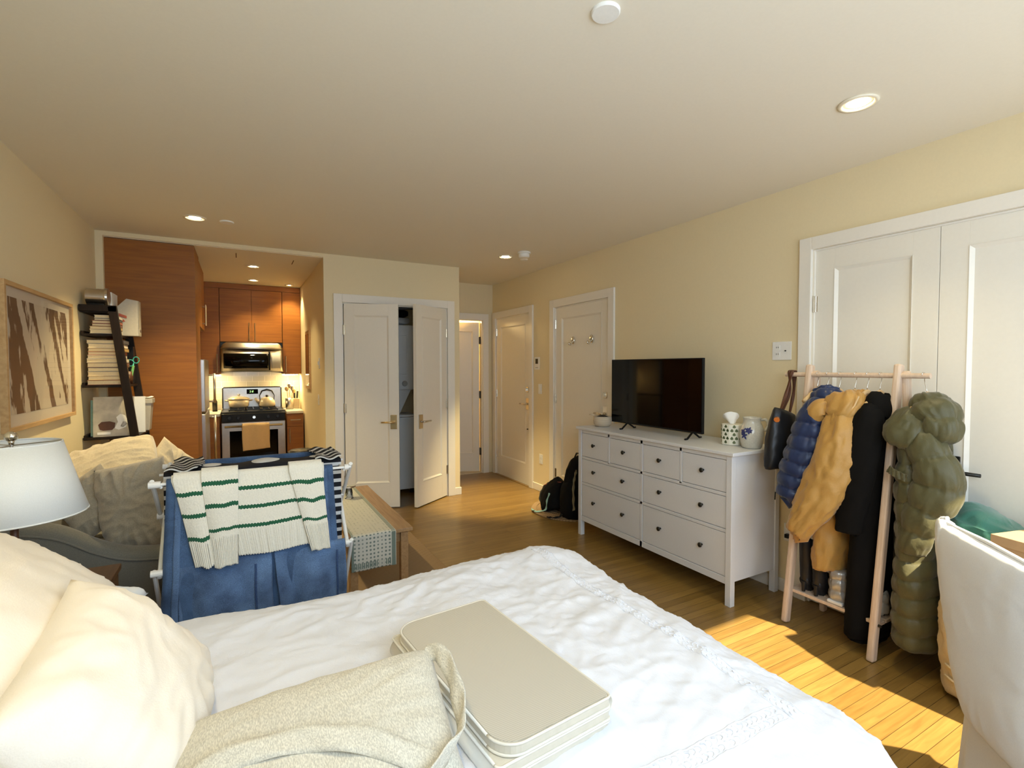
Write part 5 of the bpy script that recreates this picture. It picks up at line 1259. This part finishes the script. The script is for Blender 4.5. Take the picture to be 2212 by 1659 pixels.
# ================================================================== LADDER SHELF
ls = thing('ladder_shelf', 'dark espresso leaning ladder shelf in the left corner full of books', 'shelf', (-.85, 4.99, 0))
SY0, SY1 = 4.765, 5.235
for y in (SY0, SY1):
    obj('side_rail', MB().bar((-.615, y, 0), (-.842, y, 1.95), .028, .055, (0, 1, 0)), 'espresso', ls, bev=.002)
    obj('bracket', MB().box(-1.038, -.815, y-.014, y+.014, 1.908, 1.955), 'espresso', ls, bev=.002)
def shelf_box(z, x1, lip=.02):
    return obj('shelf', MB().box(-1.035, x1, SY0+.012, SY1-.012, z-.018, z).box(-1.035, -1.020, SY0+.012, SY1-.012, z, z+lip), 'espresso', ls, bev=.001)
for z, x1 in ((1.918, -.87), (1.742, -.815), (1.352, -.765), (.955, -.70), (.50, -.66)): shelf_box(z, x1)
rb = random.Random(5)
def book(x0, x1, y0, y1, z0, z1, cover, label, group, page='paper'):
    t_ = thing('book', label, 'book', ((x0+x1)/2, (y0+y1)/2, z0), group)
    obj('page_block', MB().box(x0+.003, x1-.004, y0+.005, y1-.004, z0+.003, z1-.003), page, t_)
    # the cover wraps both boards and the spine that faces the room (+x)
    m = MB().box(x0, x1, y0, y1, z0, z0+.003).box(x0, x1, y0, y1, z1-.003, z1).box(x1-.004, x1, y0, y1, z0+.001, z1-.001)
    obj('cover', m, cover, t_); return t_
for i, c in enumerate(((.35,.10,.05), (.62,.56,.45), (.08,.08,.09), (.45,.30,.12), (.55,.50,.42), (.20,.08,.05), (.70,.62,.5))): MT['cov%d' % i] = paint('book_cover_%s' % 'abcdefg'[i], c, .5, .05, 0)
ORD = ['topmost', 'second from the top', 'third from the top', 'fourth from the top', 'fifth from the top', 'sixth from the top', 'seventh from the top', 'eighth from the top', 'ninth from the top', 'tenth from the top', 'lowest']
z = 1.744; hs = [.030, .024, .020, .022, .017, .024]; xs = [-.985, -.985, -.972, -.970, -.957, -.957]
for k, h_ in enumerate(hs):
    o_ = ORD[len(hs)-1-k] if k else 'lowest'
    book(xs[k], -.826+.006*rb.random(), 4.79, 5.0, z, z+h_, 'cov%d' % ((k*2+1) % 7), 'book %s in the short stack under the top of the ladder shelf' % o_, 'books stacked on the ladder shelf'); z += h_+.0006
z = 1.354; hs = [.036, .030, .034, .030, .036, .030, .026, .026, .026, .032, .030]
for k, h_ in enumerate(hs):
    o_ = ORD[len(hs)-1-k] if k else 'lowest'
    book(-1.010+.012*rb.random(), -.800+.018*rb.random(), 4.785+.01*rb.random(), 5.0, z, z+h_, 'cov%d' % ((k*3) % 7), 'book %s in the tall stack on the middle ladder shelf' % o_, 'books stacked on the ladder shelf'); z += h_+.0006
t = thing('metal_tin', 'round metal tin lying on its side on top of the ladder shelf', 'tin', (-.95, 4.86, 1.957))
Tt = Matrix.Translation((-.95, 4.86, 2.027)) @ Matrix.Rotation(R(90), 4, 'Y')
obj('body', MB().lathe([(1e-3, -.06), (.060, -.06), (.060, .055), (1e-3, .055)], (0,0,0), 32, T=Tt), 'steel', t)
obj('lid', MB().lathe([(1e-3, .05), (.066, .05), (.068, .058), (.066, .072), (.05, .076), (1e-3, .076)], (0,0,0), 32, T=Tt), 'steel', t)
obj('stand', MB().box(-1.0, -.90, 4.80, 4.92, 1.9575, 1.972), 'black', t, bev=.003)
t = thing('paper_stack', 'loose white papers lying on top of the ladder shelf beside the tin', 'papers', (-.93, 5.08, 1.957))
obj('papers', MB().box(-1.02, -.882, 4.97, 5.20, 1.957, 1.969), 'tissue', t); obj('envelope', MB().box(-1.0, -.885, 5.0, 5.21, 1.970, 2.085).box(-1.0, -.89, 5.0, 5.2, 1.969, 1.972), 'tissue', t, bev=.002)
# magazine file (slanted side toward the camera) standing at the far end of the first shelf
t = thing('magazine_file', 'pale grey slanted magazine file standing at the front of the top shelf', 'magazine file', (-.80, 5.08, 1.745))
Tm = Matrix(((1,0,0,0),(0,0,1,0),(0,1,0,0),(0,0,0,1)))
poly = [(-.868, 1.7465), (-.722, 1.7465), (-.722, 2.03), (-.80, 2.045), (-.868, 1.97)]
m = MB()
for y in (5.045, 5.14): m.prism(poly, y, y+.004, Tm)
m.box(-.724, -.720, 5.045, 5.144, 1.7465, 2.03).box(-.868, -.720, 5.045, 5.144, 1.744, 1.748).box(-.868, -.864, 5.045, 5.144, 1.747, 1.96)
obj('case', m, 'file', t); obj('label_holder', MB().box(-.7195, -.7175, 5.075, 5.115, 1.78, 1.80), 'steel', t)
m = MB().prism([(-.85, 1.90), (-.80, 1.885), (-.80, 1.905), (-.85, 1.925)], 5.042, 5.0455, Tm); m.prism([(-.845, 1.85), (-.81, 1.86), (-.82, 1.875), (-.845, 1.87)], 5.042, 5.0455, Tm); obj('printed_mark', m, 'red', t)
t = thing('storage_box', 'small black upright box at the back of the middle ladder shelf', 'box', (-.83, 5.16, 1.354)); obj('case', MB().box(-.90, -.775, 5.12, 5.20, 1.354, 1.66), 'black', t, bev=.003)
t = thing('pen_cup', 'cup of pens, scissors and green marker on the middle ladder shelf', 'pen holder', (-.79, 5.06, 1.354))
obj('cup', MB().lathe([(1e-3, 0), (.028, 0), (.032, .10), (.029, .10), (.026, .006)], (-.80, 5.055, 1.3545), 20), 'tan', t, smooth=True)
obj('marker', MB().tube([(-.79, 5.05, 1.37), (-.765, 5.045, 1.50)], .010, 10), 'limegreen', t)
obj('pencil', MB().tube([(-.80, 5.055, 1.37), (-.825, 5.04, 1.55)], .005, 8), 'red', t); obj('pencil', MB().tube([(-.80, 5.06, 1.37), (-.81, 5.05, 1.53)], .005, 8), 'cov3', t)
m = MB()
for s_ in (-1, 1): 
    c_ = Vector((-.765+s_*.018, 5.05, 1.535+.012*s_)); m.tube([c_+Vector((.020*math.cos(2*PI*k/16), 0, .026*math.sin(2*PI*k/16))) for k in range(17)], .004, 6)
m.tube([(-.765, 5.05, 1.515), (-.79, 5.055, 1.37)], .005, 6); obj('scissors', m, 'tealcord', t, smooth=True)
# picture calendar leaning on the third shelf
def slab_obj(name, lab, cat, x0, x1, y, z0, z1, tilt, th, mat, kids=()):
    T_ = Matrix.Translation((x0, y, z0)) @ Matrix.Rotation(tilt, 4, 'X'); t_ = thing(name, lab, cat, (x0, y, z0))
    obj('pages', MB().box(0, x1-x0, 0, th, 0, z1-z0, T_), mat, t_)
    for nm, pl, m_n in kids:
        m2 = MB(); m2.prism([((x1-x0)*a, (z1-z0)*b) for a, b in pl], .0005, .0018, T_ @ Matrix(((1,0,0,0),(0,0,-1,0),(0,1,0,0),(0,0,0,1)))); obj(nm, m2, m_n, t_)
    return t_
MT['photo'] = paint('picture_cover_pale', (.50, .46, .38), .5, .22, 0, scale=14)
slab_obj('picture_calendar', 'picture covered calendar with a copper pot standing on the lower ladder shelf', 'calendar', -.985, -.735, 4.80, .957, 1.262, R(-6), .012, 'photo',
   [('copper_pot_picture', [(.12,.30),(.16,.18),(.24,.15),(.46,.16),(.52,.22),(.54,.34),(.40,.38),(.2,.37)], 'tan'), ('white_cloth_picture', [(.52,.2),(.62,.16),(.8,.22),(.86,.36),(.78,.52),(.66,.56),(.56,.48),(.60,.36)], 'tissue'),
    ('caption_bar', [(.10,.05),(.42,.05),(.42,.11),(.10,.11)], 'tissue'), ('shadow_picture', [(.66,.24),(.72,.22),(.84,.30),(.80,.38),(.72,.36)], 'file')])
slab_obj('folder', 'pale blue grey folder behind the picture calendar on the lower ladder shelf', 'folder', -1.012, -.80, 4.86, .957, 1.235, R(-6), .02, 'aqua')
slab_obj('magazine', 'white magazine standing between the dark rail and grey bin', 'magazine', -.80, -.69, 5.00, .957, 1.25, R(-4), .015, 'tissue')
t = thing('storage_bin', 'pale grey rimmed plastic bin at the front end of the lower ladder shelf', 'bin', (-.72, 5.16, .96))
m = MB(); m.loft([[(-.775+.0,5.09,.958),(-.675,5.09,.958),(-.675,5.20,.958),(-.775,5.20,.958)], [(-.79,5.08,1.20),(-.655,5.08,1.20),(-.655,5.21,1.20),(-.79,5.21,1.20)]]); obj('body', m, 'file', t, bev=.006)
obj('rim', MB().box(-.795, -.648, 5.073, 5.217, 1.185, 1.225), 'file', t, bev=.004)
m = MB(); m.grid(lambda u, v: Vector((-.80+.15*u, 5.09+.1*v, 1.227+.012*nz(u*5, v*5)+.01*u)), 8, 8); obj('paper_inside', m, 'tissue', t, solid=.001)
t = thing('laptop', 'thin dark laptop lying flat on a wooden box on the lowest ladder shelf', 'laptop', (-.88, 4.98, .9)); 
obj('case', MB().box(-1.0, -.78, 4.80, 5.1, .745, .765), 'darkmetal', t, bev=.003)
t = thing('wooden_box', 'brown wooden box on the lowest ladder shelf behind the cream cushion', 'box', (-.88, 4.98, .5)); obj('body', MB().box(-1.01, -.74, 4.79, 5.12, .502, .744), 'tabletop', t, bev=.004)

# ================================================================== PICTURE ON THE LEFT WALL
pc = thing('framed_print', 'large oak framed print of brown vertical branch shapes on the left wall', 'picture', (XL, 3.93, 1.155))
PY0, PY1, PZ0, PZ1 = 3.355, 4.505, 1.155, 1.925
m = MB(); t_ = .022
m.box(XL, XL+.032, PY0, PY1, PZ0, PZ0+t_).box(XL, XL+.032, PY0, PY1, PZ1-t_, PZ1).box(XL, XL+.032, PY0, PY0+t_, PZ0+t_, PZ1-t_).box(XL, XL+.032, PY1-t_, PY1, PZ0+t_, PZ1-t_)
obj('frame', m, 'frame', pc, bev=.001)
MT['matboard'] = paint('pale_mat_board', (.66, .58, .46), .8, .01, 0)
obj('mat_board', MB().box(XL+.010, XL+.014, PY0+t_, PY1-t_, PZ0+t_, PZ1-t_), 'matboard', pc)
m, nt, b = new_mat('branch_print'); MT['branch'] = m; b.inputs['Roughness'].default_value = .7
tc = N(nt, 'ShaderNodeTexCoord'); sp = N(nt, 'ShaderNodeSeparateXYZ'); nt.links.new(tc.outputs['Object'], sp.inputs[0])
# slanted coordinate: trunks lean as they go down
ma = N(nt, 'ShaderNodeMath', operation='MULTIPLY_ADD'); ma.inputs[1].default_value = .42; nt.links.new(sp.outputs[2], ma.inputs[0]); nt.links.new(sp.outputs[1], ma.inputs[2])
cb = N(nt, 'ShaderNodeCombineXYZ'); nt.links.new(ma.outputs[0], cb.inputs[0])
mz = N(nt, 'ShaderNodeMath', operation='MULTIPLY'); mz.inputs[1].default_value = .16; nt.links.new(sp.outputs[2], mz.inputs[0]); nt.links.new(mz.outputs[0], cb.inputs[1])
n1 = N(nt, 'ShaderNodeTexNoise'); n1.inputs['Scale'].default_value = 7.5; n1.inputs['Detail'].default_value = 2.5; nt.links.new(cb.outputs[0], n1.inputs[0])
n2 = N(nt, 'ShaderNodeTexNoise'); n2.inputs['Scale'].default_value = 30; n2.inputs['Detail'].default_value = 6
mp = mapping(nt, (1, 1, .35)); nt.links.new(mp, n2.inputs[0])
ad = N(nt, 'ShaderNodeMath', operation='MULTIPLY_ADD'); ad.inputs[1].default_value = .30; nt.links.new(n2.outputs[0], ad.inputs[0]); nt.links.new(n1.outputs[0], ad.inputs[2])
rp = N(nt, 'ShaderNodeValToRGB'); e = rp.color_ramp.elements; e[0].position = .655; e[0].color = (.62, .53, .40, 1); e[1].position = .69; e[1].color = (.16, .085, .04, 1)
nt.links.new(ad.outputs[0], rp.inputs[0]); nt.links.new(rp.outputs[0], b.inputs['Base Color'])
obj('print', MB().box(XL+.0142, XL+.0155, PY0+.09, PY1-.09, PZ0+.085, PZ1-.075), 'branch', pc)
obj('glass', MB().box(XL+.022, XL+.024, PY0+t_, PY1-t_, PZ0+t_, PZ1-t_), 'pane', pc)
